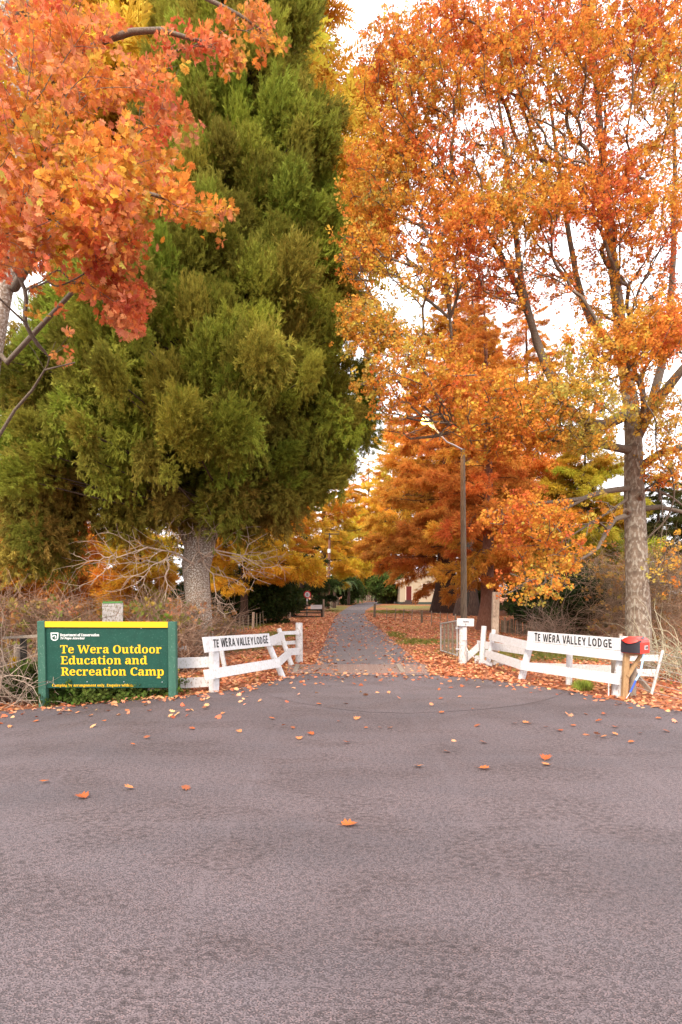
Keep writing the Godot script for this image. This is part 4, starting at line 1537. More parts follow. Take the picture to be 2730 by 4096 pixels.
	words("15", font(false, true), rim, 1225.5, 1233.5, 2372.5, 2383.5, 43.88, M.letter_black)
	# wire fence right of the drive
	var w := thing("wire_fence", "low wire fence with thin slanting stakes right of the drive", "fence", G(1600, 2484))
	rng.seed = 78
	round_post("strainer", w, v2(1500, 2415), v2(1499, 2471), 43.0, 9.5, M.post_wood, 10)
	var st := [[1547, 2479, 0.035, 0.05], [1580, 2482, 0.09, 0.05], [1612, 2485, 0.11, 0.05], [1647, 2489, 0.07, 0.05], [1688, 2494, 0.0, 0.14], [1726, 2500, 0.02, 0.05], [1761, 2507, 0.02, 0.05], [1791, 2514, 0.01, 0.05], [1822, 2522, 0.01, 0.06]]
	var wl := [PackedVector3Array([P(1500, 2424, 42.9)]), PackedVector3Array([P(1500, 2440, 42.9)]), PackedVector3Array([P(1500, 2456, 42.9)])]
	for s in st:
		var g := G(s[0], s[1])
		picket(w, "stake" if s[3] < 0.1 else "post", g, 0.78, s[3], s[2], M.old_wood if s[3] < 0.1 else M.post_wood, s[3] > 0.1)
		for k in 3:
			wl[k].append(g + Vector3(0, 0.7 - 0.24 * k, 0.05))
	for l in wl:
		strand(w, l, 0.004)
	# old palings in front of the dark bush
	var p2 := thing("paling_fence", "row of old uneven palings standing before the dark green bush", "fence", G(2100, 2546))
	rng.seed = 79
	for k in 30:
		var x := 1998.0 + k * 7.6 + rf(-1.5, 1.5)
		var gx := G(x, lerpf(2530.0, 2552.0, k / 30.0))
		picket(p2, "paling", gx, rf(0.52, 0.66) + (0.08 if k % 7 == 3 else 0.0), rf(0.05, 0.1), rf(-0.04, 0.04), M.pale_wood if k % 7 == 3 else M.post_wood)

func house() -> void:
	var d := 90.0
	var k := d / F
	var base := on_ground((1740.0 - CX) * k, -d)
	var t := thing("weatherboard_house", "cream weatherboard house with a dark red door and three paned window", "house", base)
	var q := func(x: float, y: float, z: float) -> Vector3:
		return P(x, y, d) + Vector3(0, 0, z) - t.position
	var floor_y := 2408.0
	var mb := MB.new()
	mb.box(Transform3D(Basis(), q.call(1741, 2414, -4.0)), Vector3(280.0 * k, 0.52, 8.0), 0.01)
	put("base", mb.mesh(), M.house_base, t)
	# boards up to the rake of the gable; each laps the one below
	var y := floor_y
	while y > 2276.0:
		var top := y - 4.2
		var xl := 1601.0 + maxf(0.0, (2322.0 - top) * 2.82)
		var xr := 1880.0 - maxf(0.0, (2322.0 - top) * 2.82)
		if xr - xl < 4:
			break
		var w := MB.new()
		w.slab(q.call(xl, y, 0.03), q.call(xr, y, 0.03), q.call(xr, top - 0.4, 0.0), q.call(xl, top - 0.4, 0.0), 0.03)
		put("weatherboard", w.mesh(), M.weatherboard, t)
		y = top
	var core := MB.new()
	core.box(Transform3D(Basis(), q.call(1740.5, 2365, -3.98)), Vector3(279.0 * k, 86.0 * k, 7.9), 0.01)
	put("wall", core.mesh(), M.weatherboard, t)
	for s in [-1.0, 1.0]:
		var r := MB.new()
		var e: float = 1740.5 + s * 158.0
		var a: Vector3 = q.call(e, 2329, 0.5)
		var b: Vector3 = q.call(1740.5, 2271, 0.5)
		var back := Vector3(0, 0, -9.0)
		if s < 0:
			r.slab(a, a + back, b + back, b, 0.16)
		else:
			r.slab(b, b + back, a + back, a, 0.16)
		put("roof_plane", r.mesh(), M.roof, t)
		var bar := MB.new()
		var n := Vector3(0, 0, 0.04)
		if s < 0:
			bar.slab(a + n + Vector3(0, -0.3, 0), b + n + Vector3(0, -0.3, 0), b + n, a + n, 0.03)
		else:
			bar.slab(b + n + Vector3(0, -0.3, 0), a + n + Vector3(0, -0.3, 0), a + n, b + n, 0.03)
		put("bargeboard", bar.mesh(), M.house_trim, t)
	var sof := MB.new()
	sof.box(Transform3D(Basis(), q.call(1593, 2331.5, -3.5)), Vector3(0.62, 0.22, 8.4), 0.01)
	put("eave", sof.mesh(), M.house_trim, t)
	var ch := MB.new()
	ch.box(Transform3D(Basis(), q.call(1678, 2287, -0.6)), Vector3(0.45, 0.55, 0.45), 0.03)
	put("vent_cowl", ch.mesh(), M.sign_white, t)
	var dr := MB.new()
	dr.box(Transform3D(Basis(), q.call(1636, 2373, 0.06)), Vector3(22.0 * k, 56.0 * k, 0.06), 0.01)
	put("door", dr.mesh(), M.door_red, t)
	for x in [1624.0, 1648.5]:
		var f := MB.new()
		f.box(Transform3D(Basis(), q.call(x, 2372, 0.07)), Vector3(0.10, 60.0 * k, 0.08), 0.01)
		put("door_frame", f.mesh(), M.house_trim, t)
	for s in [[1621.0, 1651.0, 2401.0, 2408.0, 0.35], [1612.0, 1660.0, 2407.5, 2413.5, 0.65], [1601.0, 1667.0, 2413.0, 2419.0, 0.95]]:
		var f := MB.new()
		f.box(Transform3D(Basis(), q.call((s[0] + s[1]) / 2.0, (s[2] + s[3]) / 2.0, s[4] / 2.0)), Vector3((s[1] - s[0]) * k, (s[3] - s[2]) * k, s[4]), 0.01)
		put("step", f.mesh(), M.step_brown, t)
	var win := MB.new()
	win.box(Transform3D(Basis(), q.call(1724, 2335, 0.07)), Vector3(76.0 * k, 0.11, 0.08), 0.01)
	win.box(Transform3D(Basis(), q.call(1724, 2360.5, 0.09)), Vector3(78.0 * k, 0.15, 0.12), 0.01)
	for x in [1689.0, 1712.5, 1735.0, 1758.5]:
		win.box(Transform3D(Basis(), q.call(x, 2347.5, 0.075)), Vector3(0.15, 22.0 * k, 0.07), 0.01)
	var wf := put("window", win.mesh(), M.house_trim, t)
	for x in [1700.5, 1723.7, 1746.7]:
		var g := MB.new()
		g.box(Transform3D(Basis(), q.call(x, 2347.5, 0.045)), Vector3(20.0 * k, 22.0 * k, 0.02), 0.0)
		put("pane", g.mesh(), M.glass, wf)

# ---------------------------------------------------------------- planting
var SP := {}

func make_sprays() -> void:
	SP.oak = [oak_spray(7, 101, 0.0), oak_spray(8, 102, 0.2), oak_spray(6, 103, 0.1)]
	var fs := feather_spray(7, 1.0, 121)
	SP.large = []
	SP.mid = []
	SP.small = []
	for k in 5:
		SP.large.append(bough_mesh(fs, 190, 0.085, 0.10 + 0.05 * k, 0.15, 160 + k))
		SP.mid.append(bough_mesh(fs, 120, 0.115, 0.10 + 0.07 * k, 0.15, 170 + k))
		SP.small.append(bough_mesh(fs, 80, 0.16, 0.10 + 0.09 * k, 0.12, 180 + k))
	var ns := needle_spray(30, 1.0, 0.026, 0.6, 111)
	SP.tufts = []
	for k in 5:
		SP.tufts.append(tuft_mesh(ns, 380, 0.36, 0.75, 190 + k))
	SP.skirts = []
	for k in 3:
		SP.skirts.append(tuft_mesh(ns, 170, 0.42, -0.6, 196 + k))
	SP.bush = oak_spray(9, 131, 0.1)
	SP.tangle = twig_tangle(26, 1.3, 0.008, 151)
	SP.thin = twig_tangle(30, 1.6, 0.006, 152)
	SP.leaves = []
	for c in M.tones:
		for f in [[0.3, 0.2], [0.5, -0.2], [0.1, 0.4]]:
			SP.leaves.append(oak_leaf(f[0], f[1], c))

func dress(t: Dictionary, tree: Node3D, pal: Array, thin: float, per: float, size: float, jitter: float, tone_freq: float, singles: int, near: Vector3, gaps: Array, bias := 0.0) -> void:
	var pos: PackedVector3Array = t.pos
	var rad: PackedFloat32Array = t.rad
	var par: PackedInt32Array = t.par
	var sets := [Copies.new(), Copies.new(), Copies.new()]
	var tips := []
	for i in range(t.seeds, pos.size()):
		if rad[i] > thin:
			continue
		var dens := per
		for g in gaps:
			var sc := Vector2(CX + pos[i].x / -pos[i].z * F, HY - (pos[i].y - EYE) / -pos[i].z * F)
			if absf(sc.x - g[0]) < g[2] and absf(sc.y - g[1]) < g[3]:
				dens *= g[4]
		var cnt := int(dens) + (1 if rng.randf() < dens - int(dens) else 0)
		var d0 := (pos[i] - pos[par[i]]).normalized()
		for k in cnt:
			var p := pos[i].lerp(pos[par[i]], rng.randf() * 0.8) + rdir() * jitter * pow(rng.randf(), 0.6)
			var d := (d0 * 0.7 + rdir() * 0.9 + Vector3(0, -0.15, 0)).normalized()
			var kk := 0.5 + 0.75 * nz.get_noise_3d(p.x * tone_freq, p.y * tone_freq, p.z * tone_freq) + rf(-0.30, 0.30)
			kk += bias * (smoothstep(9.5, 6.0, p.y) - 0.3)
			sets[rng.randi() % 3].add(Transform3D(along(d, rf(0, TAU)).scaled(Vector3.ONE * size * rf(0.75, 1.25)), p - tree.position), pick(pal, kk))
		tips.append([pos[i].distance_squared_to(near), pos[i]])
	for k in 3:
		scatter("foliage", sets[k], SP.oak[k], M.leaf, tree)
	tips.sort_custom(func(a, b): return a[0] < b[0])
	var made := 0
	for e in tips:
		if made >= singles:
			break
		for k in 3:
			if made < singles:
				var d := (rdir() + Vector3(0, -0.5, 0)).normalized()
				put("leaf", SP.leaves[rng.randi() % 24], M.leaf, tree, Transform3D(along(d, rf(0, TAU)).scaled(Vector3.ONE * size * rf(0.8, 1.1)), e[1] + rdir() * jitter - tree.position))
				made += 1

func oaks() -> void:
	var fire := [Color(0.60, 0.15, 0.06), Color(0.66, 0.21, 0.05), Color(0.69, 0.27, 0.05), Color(0.70, 0.34, 0.055), Color(0.68, 0.43, 0.07), Color(0.54, 0.45, 0.11)]
	# --- oak on the right
	rng.seed = 201
	var d := 16.5
	var sk := []
	var line := func(list: Array, r0: float, r1: float) -> void:
		var pts := []
		for p in list:
			pts.append(P(p[0], p[1], p[2]))
		sk.append([pts, r0, r1])
	line.call([[2558, 2640, d], [2553, 2450, d], [2545, 2200, d], [2537, 1950, d], [2535, 1780, d], [2525, 1620, d], [2490, 1400, d], [2465, 1150, d], [2430, 850, d], [2400, 500, d], [2370, 150, d], [2350, -200, d]], 0.345, 0.03)
	line.call([[2540, 1750, d], [2600, 1640, d - 0.3], [2680, 1540, d - 0.8], [2760, 1440, d - 1.2], [2880, 1250, d - 1.6]], 0.19, 0.06)
	line.call([[2600, 1640, d - 0.2], [2660, 1400, d + 0.3], [2690, 1100, d + 0.5], [2700, 700, d + 0.5], [2690, 300, d + 0.3]], 0.13, 0.03)
	line.call([[2520, 1640, d], [2420, 1700, d - 0.3], [2300, 1660, d - 0.8], [2190, 1480, d - 1.1], [2110, 1250, d - 1.3], [2010, 1030, d - 1.5], [1900, 850, d - 1.6]], 0.17, 0.04)
	line.call([[2150, 1380, d - 1.1], [2090, 1150, d - 1.7], [2060, 900, d - 2.0], [2020, 600, d - 2.1], [1990, 350, d - 2.0]], 0.10, 0.025)
	line.call([[2495, 1430, d], [2400, 1340, d + 0.3], [2330, 1200, d + 0.6], [2270, 900, d + 0.8], [2220, 560, d + 0.9], [2180, 200, d + 0.9]], 0.13, 0.03)
	line.call([[2512, 1800, d - 0.1], [2400, 1775, d - 0.5], [2290, 1735, d - 1.0], [2150, 1715, d - 1.4], [1990, 1725, d - 1.7], [1850, 1715, d - 1.9], [1740, 1745, d - 2.0], [1640, 1755, d - 2.1]], 0.12, 0.025)
	line.call([[2290, 1735, d - 1.0], [2220, 1600, d - 1.4], [2080, 1480, d - 1.8], [1900, 1400, d - 2.1], [1720, 1340, d - 2.3], [1560, 1290, d - 2.4]], 0.085, 0.02)
	line.call([[2505, 1955, d - 0.2], [2420, 1965, d - 0.7], [2330, 1995, d - 1.2], [2240, 2005, d - 1.6], [2120, 2018, d - 2.0], [1990, 2040, d - 2.4]], 0.085, 0.02)
	line.call([[2330, 1998, d - 1.2], [2230, 2050, d - 1.6], [2120, 2095, d - 2.0], [2010, 2130, d - 2.3]], 0.05, 0.015)
	line.call([[2508, 2062, d - 0.2], [2460, 2078, d - 0.6], [2425, 2130, d - 0.9], [2395, 2190, d - 1.2], [2310, 2245, d - 1.7], [2180, 2300, d - 2.2], [2020, 2380, d - 2.8]], 0.075, 0.014)
	line.call([[2506, 2000, d - 0.2], [2440, 2045, d - 0.6], [2330, 2115, d - 1.1], [2210, 2190, d - 1.6]], 0.045, 0.012)
	line.call([[2578, 2035, d], [2640, 2028, d - 0.2], [2720, 2045, d - 0.4], [2860, 2100, d - 0.6]], 0.085, 0.03)
	line.call([[2575, 1960, d], [2630, 1962, d], [2690, 1990, d - 0.1], [2770, 2050, d - 0.2]], 0.05, 0.02)
	line.call([[2575, 1860, d - 0.1], [2640, 1815, d - 0.5], [2720, 1790, d - 0.9], [2860, 1740, d - 1.2]], 0.13, 0.05)
	line.call([[2580, 1900, d], [2625, 1910, d - 0.2], [2645, 1990, d - 0.3], [2655, 2080, d - 0.4], [2640, 2200, d - 0.5]], 0.03, 0.008)
	line.call([[1740, 1745, d - 2.0], [1600, 1500, d - 2.1], [1530, 1380, d - 2.2], [1430, 1330, d - 2.2]], 0.04, 0.015)
	line.call([[2465, 1150, d], [2560, 900, d - 0.6], [2600, 600, d - 0.9], [2620, 250, d - 1.0]], 0.08, 0.025)
	line.call([[1960, 950, d - 1.5], [1800, 760, d - 1.6], [1660, 560, d - 1.6], [1560, 330, d - 1.5]], 0.05, 0.018)
	var reach := blobs([
		[1600, 330, 14.6, 170, 330, 1.6, 130], [1850, 190, 14.6, 260, 300, 1.8, 170], [2150, 170, 15.2, 280, 290, 2.0, 170], [2450, 180, 15.6, 270, 300, 2.0, 150], [2690, 260, 15.6, 190, 400, 1.8, 120],
		[1540, 700, 14.4, 170, 240, 1.3, 100], [1720, 640, 14.4, 190, 200, 1.4, 70], [1950, 560, 14.6, 260, 180, 1.6, 90], [2300, 560, 15.6, 320, 200, 1.8, 110],
		[1850, 880, 13.8, 200, 150, 1.2, 100], [2100, 790, 14.4, 220, 170, 1.4, 100], [2350, 760, 14.8, 240, 170, 1.4, 100], [2600, 800, 15.2, 200, 240, 1.6, 90],
		[1480, 1020, 14.2, 140, 160, 1.2, 75], [1750, 1080, 14.0, 260, 130, 1.4, 110], [2050, 1100, 15.0, 260, 140, 1.4, 110], [2450, 1120, 15.6, 280, 200, 1.6, 110], [2670, 1200, 15.4, 120, 200, 1.2, 40],
		[1470, 1280, 14.0, 130, 150, 1.0, 70], [1620, 1470, 13.6, 230, 190, 1.3, 100], [1880, 1590, 13.8, 240, 150, 1.4, 90], [2140, 1600, 13.8, 220, 170, 1.4, 80], [2430, 1420, 14.0, 240, 130, 1.2, 110], [2640, 1330, 13.8, 160, 120, 1.0, 80], [2330, 1600, 13.6, 260, 110, 1.2, 100],
		[1740, 1690, 13.8, 260, 90, 1.1, 60], [2020, 1740, 14.0, 260, 100, 1.2, 70], [2280, 1740, 14.4, 220, 90, 1.2, 60], [2640, 1650, 15.4, 130, 130, 1.2, 40], [2680, 1850, 15.6, 110, 120, 1.0, 25],
		[2110, 2070, 13.8, 190, 100, 1.0, 60], [2200, 2180, 14.4, 200, 110, 1.2, 55], [2150, 2330, 13.8, 160, 70, 1.0, 40], [2390, 2060, 15.0, 110, 80, 0.8, 18], [2660, 2230, 15.8, 90, 190, 0.8, 30]], 2.2)
	var oak := thing("oak_tree", "large autumn oak with grey trunk behind the red letterbox, orange crown", "tree", P(2558, 2632, d))
	var gr := grow(sk, reach, 0.28)
	wood(gr, oak, M.oak_bark, M.limb_bark, 0.0095, 2.5, [])
	dress(gr, oak, fire, 0.026, 4.8, 0.57, 0.36, 6.0, 300, Vector3(0, EYE, 0), [[2050, 1110, 700, 110, 0.45], [2050, 560, 330, 130, 0.45], [2400, 1130, 330, 100, 0.7], [1950, 1560, 620, 150, 0.62], [2450, 1500, 300, 170, 0.75], [2300, 1720, 500, 90, 0.7], [2390, 2050, 130, 130, 0.3], [2660, 2200, 130, 260, 0.15], [1480, 1150, 130, 90, 0.5], [1716, 1690, 105, 85, 0.0], [2100, 2120, 420, 110, 0.6], [2080, 2340, 260, 80, 0.35]], 0.22)
	for q in [[2563, 1986, 15], [2512, 2045, 13]]:
		var mb := MB.new()
		mb.off = oak.position
		var c := P(q[0], q[1], d - 0.31)
		var r: float = q[2] * d / F
		mb.tube(PackedVector3Array([c + Vector3(0, 0, -0.08), c + Vector3(0, 0, 0.035), c + Vector3(0, 0, 0.045), c + Vector3(0, 0, 0.02)]), PackedFloat32Array([r * 1.1, r, r * 0.72, r * 0.35]), 14)
		put("pruning_scar", mb.mesh(), M.pale_wood, oak)
	# --- oak at the left edge, boughs hanging into the frame
	rng.seed = 301
	sk.clear()
	var e := 10.5
	line.call([[-110, 2760, e], [-105, 2400, e], [-96, 2050, e], [-80, 1800, e], [-45, 1500, e], [20, 1150, e], [80, 800, e], [60, 400, e], [20, 0, e], [-20, -400, e]], 0.24, 0.06)
	line.call([[-30, 1800, e], [-90, 1700, e - 0.2], [-200, 1500, e - 0.5], [-300, 1200, e - 0.8]], 0.12, 0.05)
	line.call([[30, 1450, e], [150, 1320, e - 0.8], [280, 1180, e - 1.6], [380, 1080, e - 2.2], [470, 1180, e - 2.6], [540, 1270, e - 2.8]], 0.045, 0.012)
	line.call([[60, 1150, e], [150, 1000, e - 1.0], [260, 880, e - 2.0], [330, 770, e - 2.8], [450, 740, e - 3.2], [620, 780, e - 3.3], [880, 860, e - 3.2]], 0.08, 0.01)
	line.call([[80, 800, e], [200, 620, e - 0.8], [380, 520, e - 1.6], [560, 430, e - 2.0], [740, 490, e - 2.2]], 0.08, 0.012)
	line.call([[60, 500, e], [220, 300, e - 0.8], [420, 160, e - 1.4], [640, 120, e - 1.6], [820, 170, e - 1.6], [930, 230, e - 1.6]], 0.08, 0.01)
	line.call([[20, 100, e], [250, -60, e - 0.8], [500, -100, e - 1.2], [760, -40, e - 1.4], [960, 60, e - 1.4], [1090, 150, e - 1.4]], 0.08, 0.01)
	line.call([[80, 900, e], [-100, 600, e - 2.0], [-200, 200, e - 3.5]], 0.07, 0.02)
	line.call([[-25, 1780, e], [60, 1640, e - 0.4], [130, 1560, e - 0.6], [180, 1480, e - 0.9], [300, 1450, e - 1.2]], 0.03, 0.01)
	reach = blobs([
		[80, 100, 8.2, 220, 260, 1.4, 80], [300, 80, 8.6, 180, 200, 1.2, 60], [60, 450, 7.6, 220, 220, 1.2, 80], [330, 330, 8.2, 230, 160, 1.2, 80], [600, 330, 8.6, 150, 110, 0.8, 45], [640, 470, 8.4, 120, 80, 0.7, 30],
		[80, 760, 7.2, 200, 200, 1.1, 85], [340, 640, 7.6, 180, 140, 1.0, 70], [560, 620, 7.8, 140, 90, 0.8, 40], [610, 760, 7.4, 150, 70, 0.6, 40], [760, 840, 7.3, 110, 35, 0.4, 18], [880, 862, 7.3, 30, 22, 0.2, 6],
		[60, 1000, 7.4, 170, 140, 1.0, 55], [350, 850, 7.0, 150, 110, 0.8, 55], [430, 760, 7.0, 130, 70, 0.6, 35], [420, 1000, 7.2, 110, 90, 0.7, 40], [520, 930, 7.1, 60, 90, 0.5, 18], [480, 1180, 7.5, 90, 110, 0.6, 40], [540, 1270, 7.6, 55, 55, 0.4, 20], [300, 1120, 7.8, 130, 90, 0.7, 30], [110, 1150, 8.4, 120, 100, 0.8, 14], [200, 1370, 9.4, 120, 90, 0.6, 12],
		[830, 180, 8.9, 100, 45, 0.4, 18], [930, 235, 8.9, 50, 40, 0.3, 10], [1000, 60, 9.1, 120, 60, 0.4, 16], [1080, 150, 9.1, 50, 45, 0.3, 8], [700, 170, 9.0, 60, 70, 0.4, 10], [-180, 500, 7.4, 160, 600, 1.6, 90]])
	var lo := thing("oak_tree", "oak at the frame edge beside the conifer, boughs of large orange lobed leaves", "tree", Vector3(P(-45, 2370, e).x, gh(-6.0, -e), -e))
	gr = grow(sk, reach, 0.3)
	wood(gr, lo, M.lichen_bark, M.limb_bark, 0.0035, 2.3, [])
	dress(gr, lo, [Color(0.60, 0.13, 0.06), Color(0.66, 0.19, 0.06), Color(0.70, 0.30, 0.14), Color(0.69, 0.25, 0.05), Color(0.70, 0.36, 0.06), Color(0.62, 0.42, 0.09)], 0.011, 1.9, 0.70, 0.24, 6.0, 300, Vector3(-1.5, 5.5, 0), [[150, 1380, 200, 120, 0.35], [110, 1150, 100, 60, 0.5]])

func conifer() -> void:
	rng.seed = 401
	var d := 16.6
	var base := G(795, 2630)
	base.z = -d
	base.x = (795.0 - CX) * d / F
	base.y = gh(base.x, -d)
	var t := thing("conifer_tree", "tall bushy green conifer with pale lichened trunk beside the white fence", "tree", base)
	var tp := PackedVector3Array()
	var rr := PackedFloat32Array()
	for q in [[796, 2650, 0.42], [798, 2560, 0.37], [794, 2400, 0.34], [782, 2250, 0.36], [790, 2170, 0.30], [830, 1900, 0.26], [870, 1500, 0.24], [920, 1000, 0.20], [940, 500, 0.16], [940, 0, 0.11], [935, -500, 0.08], [930, -900, 0.04]]:
		tp.append(P(q[0], q[1], d) - base)
		rr.append(q[2])
	var mb := MB.new()
	mb.tube(tp, rr, 16, true, 0.09, 3)
	put("trunk", mb.mesh(), M.lichen_bark, t)
	var st := MB.new()
	st.tube(PackedVector3Array([P(800, 2300, d) - base, P(770, 2215, d + 0.2) - base, P(735, 2140, d + 0.3) - base, P(690, 2030, d + 0.4) - base]), PackedFloat32Array([0.24, 0.15, 0.11, 0.08]), 9)
	st.tube(PackedVector3Array([P(800, 2300, d) - base, P(835, 2200, d - 0.1) - base, P(855, 2110, d) - base, P(870, 2000, d) - base]), PackedFloat32Array([0.24, 0.17, 0.13, 0.1]), 9)
	put("limb", st.mesh(), M.lichen_bark, t)
	# crown envelope: [py, centre px, half width px] at depth d
	var env := [[-950, 925, 40], [-600, 935, 200], [-250, 945, 305], [0, 945, 330], [300, 948, 350], [600, 965, 380], [850, 955, 440], [1100, 915, 520], [1350, 840, 610], [1550, 770, 690], [1750, 745, 720], [1900, 690, 670], [2020, 640, 560], [2080, 600, 420]]
	var green := [Color(0.19, 0.235, 0.034), Color(0.235, 0.27, 0.038), Color(0.29, 0.305, 0.045), Color(0.35, 0.33, 0.05), Color(0.39, 0.325, 0.055)]
	var tufts := []
	for k in 5:
		tufts.append(Copies.new())
	var hang := [Copies.new(), Copies.new(), Copies.new()]
	var stems := MB.new()
	var clumps := 0
	while clumps < 1600:
		var py := rf(-920, 1990)
		var i := 0
		while i < env.size() - 2 and env[i + 1][0] < py:
			i += 1
		var f := clampf((py - env[i][0]) / float(env[i + 1][0] - env[i][0]), 0, 1)
		var cx := lerpf(env[i][1], env[i + 1][1], f)
		var hw := lerpf(env[i][2], env[i + 1][2], f)
		if rng.randf() > hw / 720.0 + 0.1:
			continue
		var az := rf(0, TAU)
		var inner := rng.randf() < 0.22
		# lobes: the outline swells and falls back round the tree
		var lobe := 0.96 + 0.62 * nz.get_noise_3d(cos(az) * 34.0, py * 0.10, sin(az) * 34.0)
		var R := hw * d / F * 0.80 * (rf(0.15, 0.75) if inner else rf(0.86, 1.04) * lobe)
		if not inner and sin(az) < -0.35 and rng.randf() < 0.45:
			continue
		clumps += 1
		var c := P(cx, py, d) + Vector3(cos(az) * R, 0, sin(az) * R * 0.85)
		var low := smoothstep(1500.0, 2000.0, py)
		var cr := rf(0.22, 0.52) * (0.75 + 0.35 * hw / 650.0)
		var trunk_at := P(lerpf(930, 830, f), py + 90.0, d)
		stems.tube(PackedVector3Array([trunk_at - base, trunk_at.lerp(c, 0.6) - base + Vector3(0, -0.1, 0), c - base]), PackedFloat32Array([0.05, 0.028, 0.01]), 4, false)
		var tone := 0.45 + 0.6 * nz.get_noise_3d(c.x * 4.0, c.y * 4.0, c.z * 4.0) + rf(-0.06, 0.06)
		var out := Vector3(cos(az), lerpf(1.5, 0.3, low), sin(az)).normalized()
		if rng.randf() < low * 0.75:
			hang[rng.randi() % 3].add(Transform3D(along(Vector3(cos(az) * 0.4, 1, sin(az) * 0.4), rf(0, TAU)).scaled(Vector3(cr, cr * rf(1.0, 1.5), cr)), c - base), pick(green, tone))
		else:
			tufts[rng.randi() % 5].add(Transform3D(along(out, rf(0, TAU)) * Basis.from_scale(Vector3(cr * rf(0.7, 1.2), cr * rf(1.0, 1.6), cr * rf(0.7, 1.2))), c - base), pick(green, tone))
	# hanging skirt at the left, thinner and browner
	var skirt := [Color(0.20, 0.19, 0.03), Color(0.27, 0.23, 0.04), Color(0.34, 0.25, 0.05)]
	for k in 150:
		var q := rdir() * pow(rng.randf(), 0.45)
		var s: Array = [[190, 1720, 210, 430], [560, 2020, 330, 100], [150, 2080, 150, 230], [1000, 2020, 230, 100], [190, 1600, 200, 300]][k % 5]
		var p := P(s[0] + q.x * s[2], s[1] - q.y * s[3], d + q.z * 1.8)
		hang[k % 3].add(Transform3D(along((rdir() * 0.5 + Vector3(0, 1, 0)).normalized(), rf(0, TAU)).scaled(Vector3.ONE * rf(0.4, 0.75)), p - base), pick(skirt, rng.randf()))
	# boughs hanging out to the right over the drive
	for k in 26:
		var q := rdir() * pow(rng.randf(), 0.5)
		var s: Array = [[1430, 1700, 90, 140], [1330, 1820, 150, 100], [1460, 1610, 60, 80]][k % 3]
		var p := P(s[0] + q.x * s[2], s[1] - q.y * s[3], d + 1.0 + q.z * 0.9)
		hang[k % 3].add(Transform3D(along((rdir() * 0.6 + Vector3(0, 1, 0)).normalized(), rf(0, TAU)).scaled(Vector3.ONE * rf(0.25, 0.5)), p - base), pick(green, rng.randf() * 0.6))
	for q in [[1440, 1690], [1330, 1820], [1480, 1590]]:
		stems.tube(PackedVector3Array([P(1150, 1750, d) - base, P(q[0] - 60, q[1] + 10, d + 0.8) - base, P(q[0] + 40, q[1] - 20, d + 1.0) - base]), PackedFloat32Array([0.05, 0.025, 0.008]), 4, false)
	put("boughs", stems.mesh(), M.twig_dark, t).set_meta("kind", "stuff")
	for k in 5:
		scatter("crown", tufts[k], SP.tufts[k], M.needle, t)
	for k in 3:
		scatter("crown", hang[k], SP.skirts[k], M.needle, t)
	# dead lower branches round the trunk
	var reach := blobs([[560, 2200, d - 1.2, 300, 130, 0.9, 190], [420, 2290, d - 1.0, 220, 120, 0.8, 90], [780, 2080, d - 1.2, 130, 110, 0.8, 70], [960, 2230, d - 0.8, 180, 150, 0.9, 130], [1080, 2260, d - 0.4, 110, 100, 0.7, 50], [640, 2420, d - 1.0, 150, 90, 0.7, 40], [900, 2420, d - 0.6, 60, 90, 0.5, 25]], 1.7)
	var gr := grow([[[P(792, 2300, d), P(785, 2200, d - 0.2), P(800, 2120, d - 0.3)], 0.05, 0.03], [[P(780, 2260, d - 0.3), P(700, 2210, d - 0.9), P(590, 2190, d - 1.2), P(470, 2230, d - 1.3)], 0.035, 0.012], [[P(800, 2240, d - 0.3), P(860, 2200, d - 0.7), P(960, 2220, d - 0.9), P(1050, 2270, d - 0.8)], 0.03, 0.01]], reach, 0.22)
	var bare := thing("dead_branches", "tangle of bare pale dead branches around the lichened trunk", "branches", P(792, 2300, d))
	wood(gr, bare, M.twig, M.twig, 0.0055, 2.6, [])

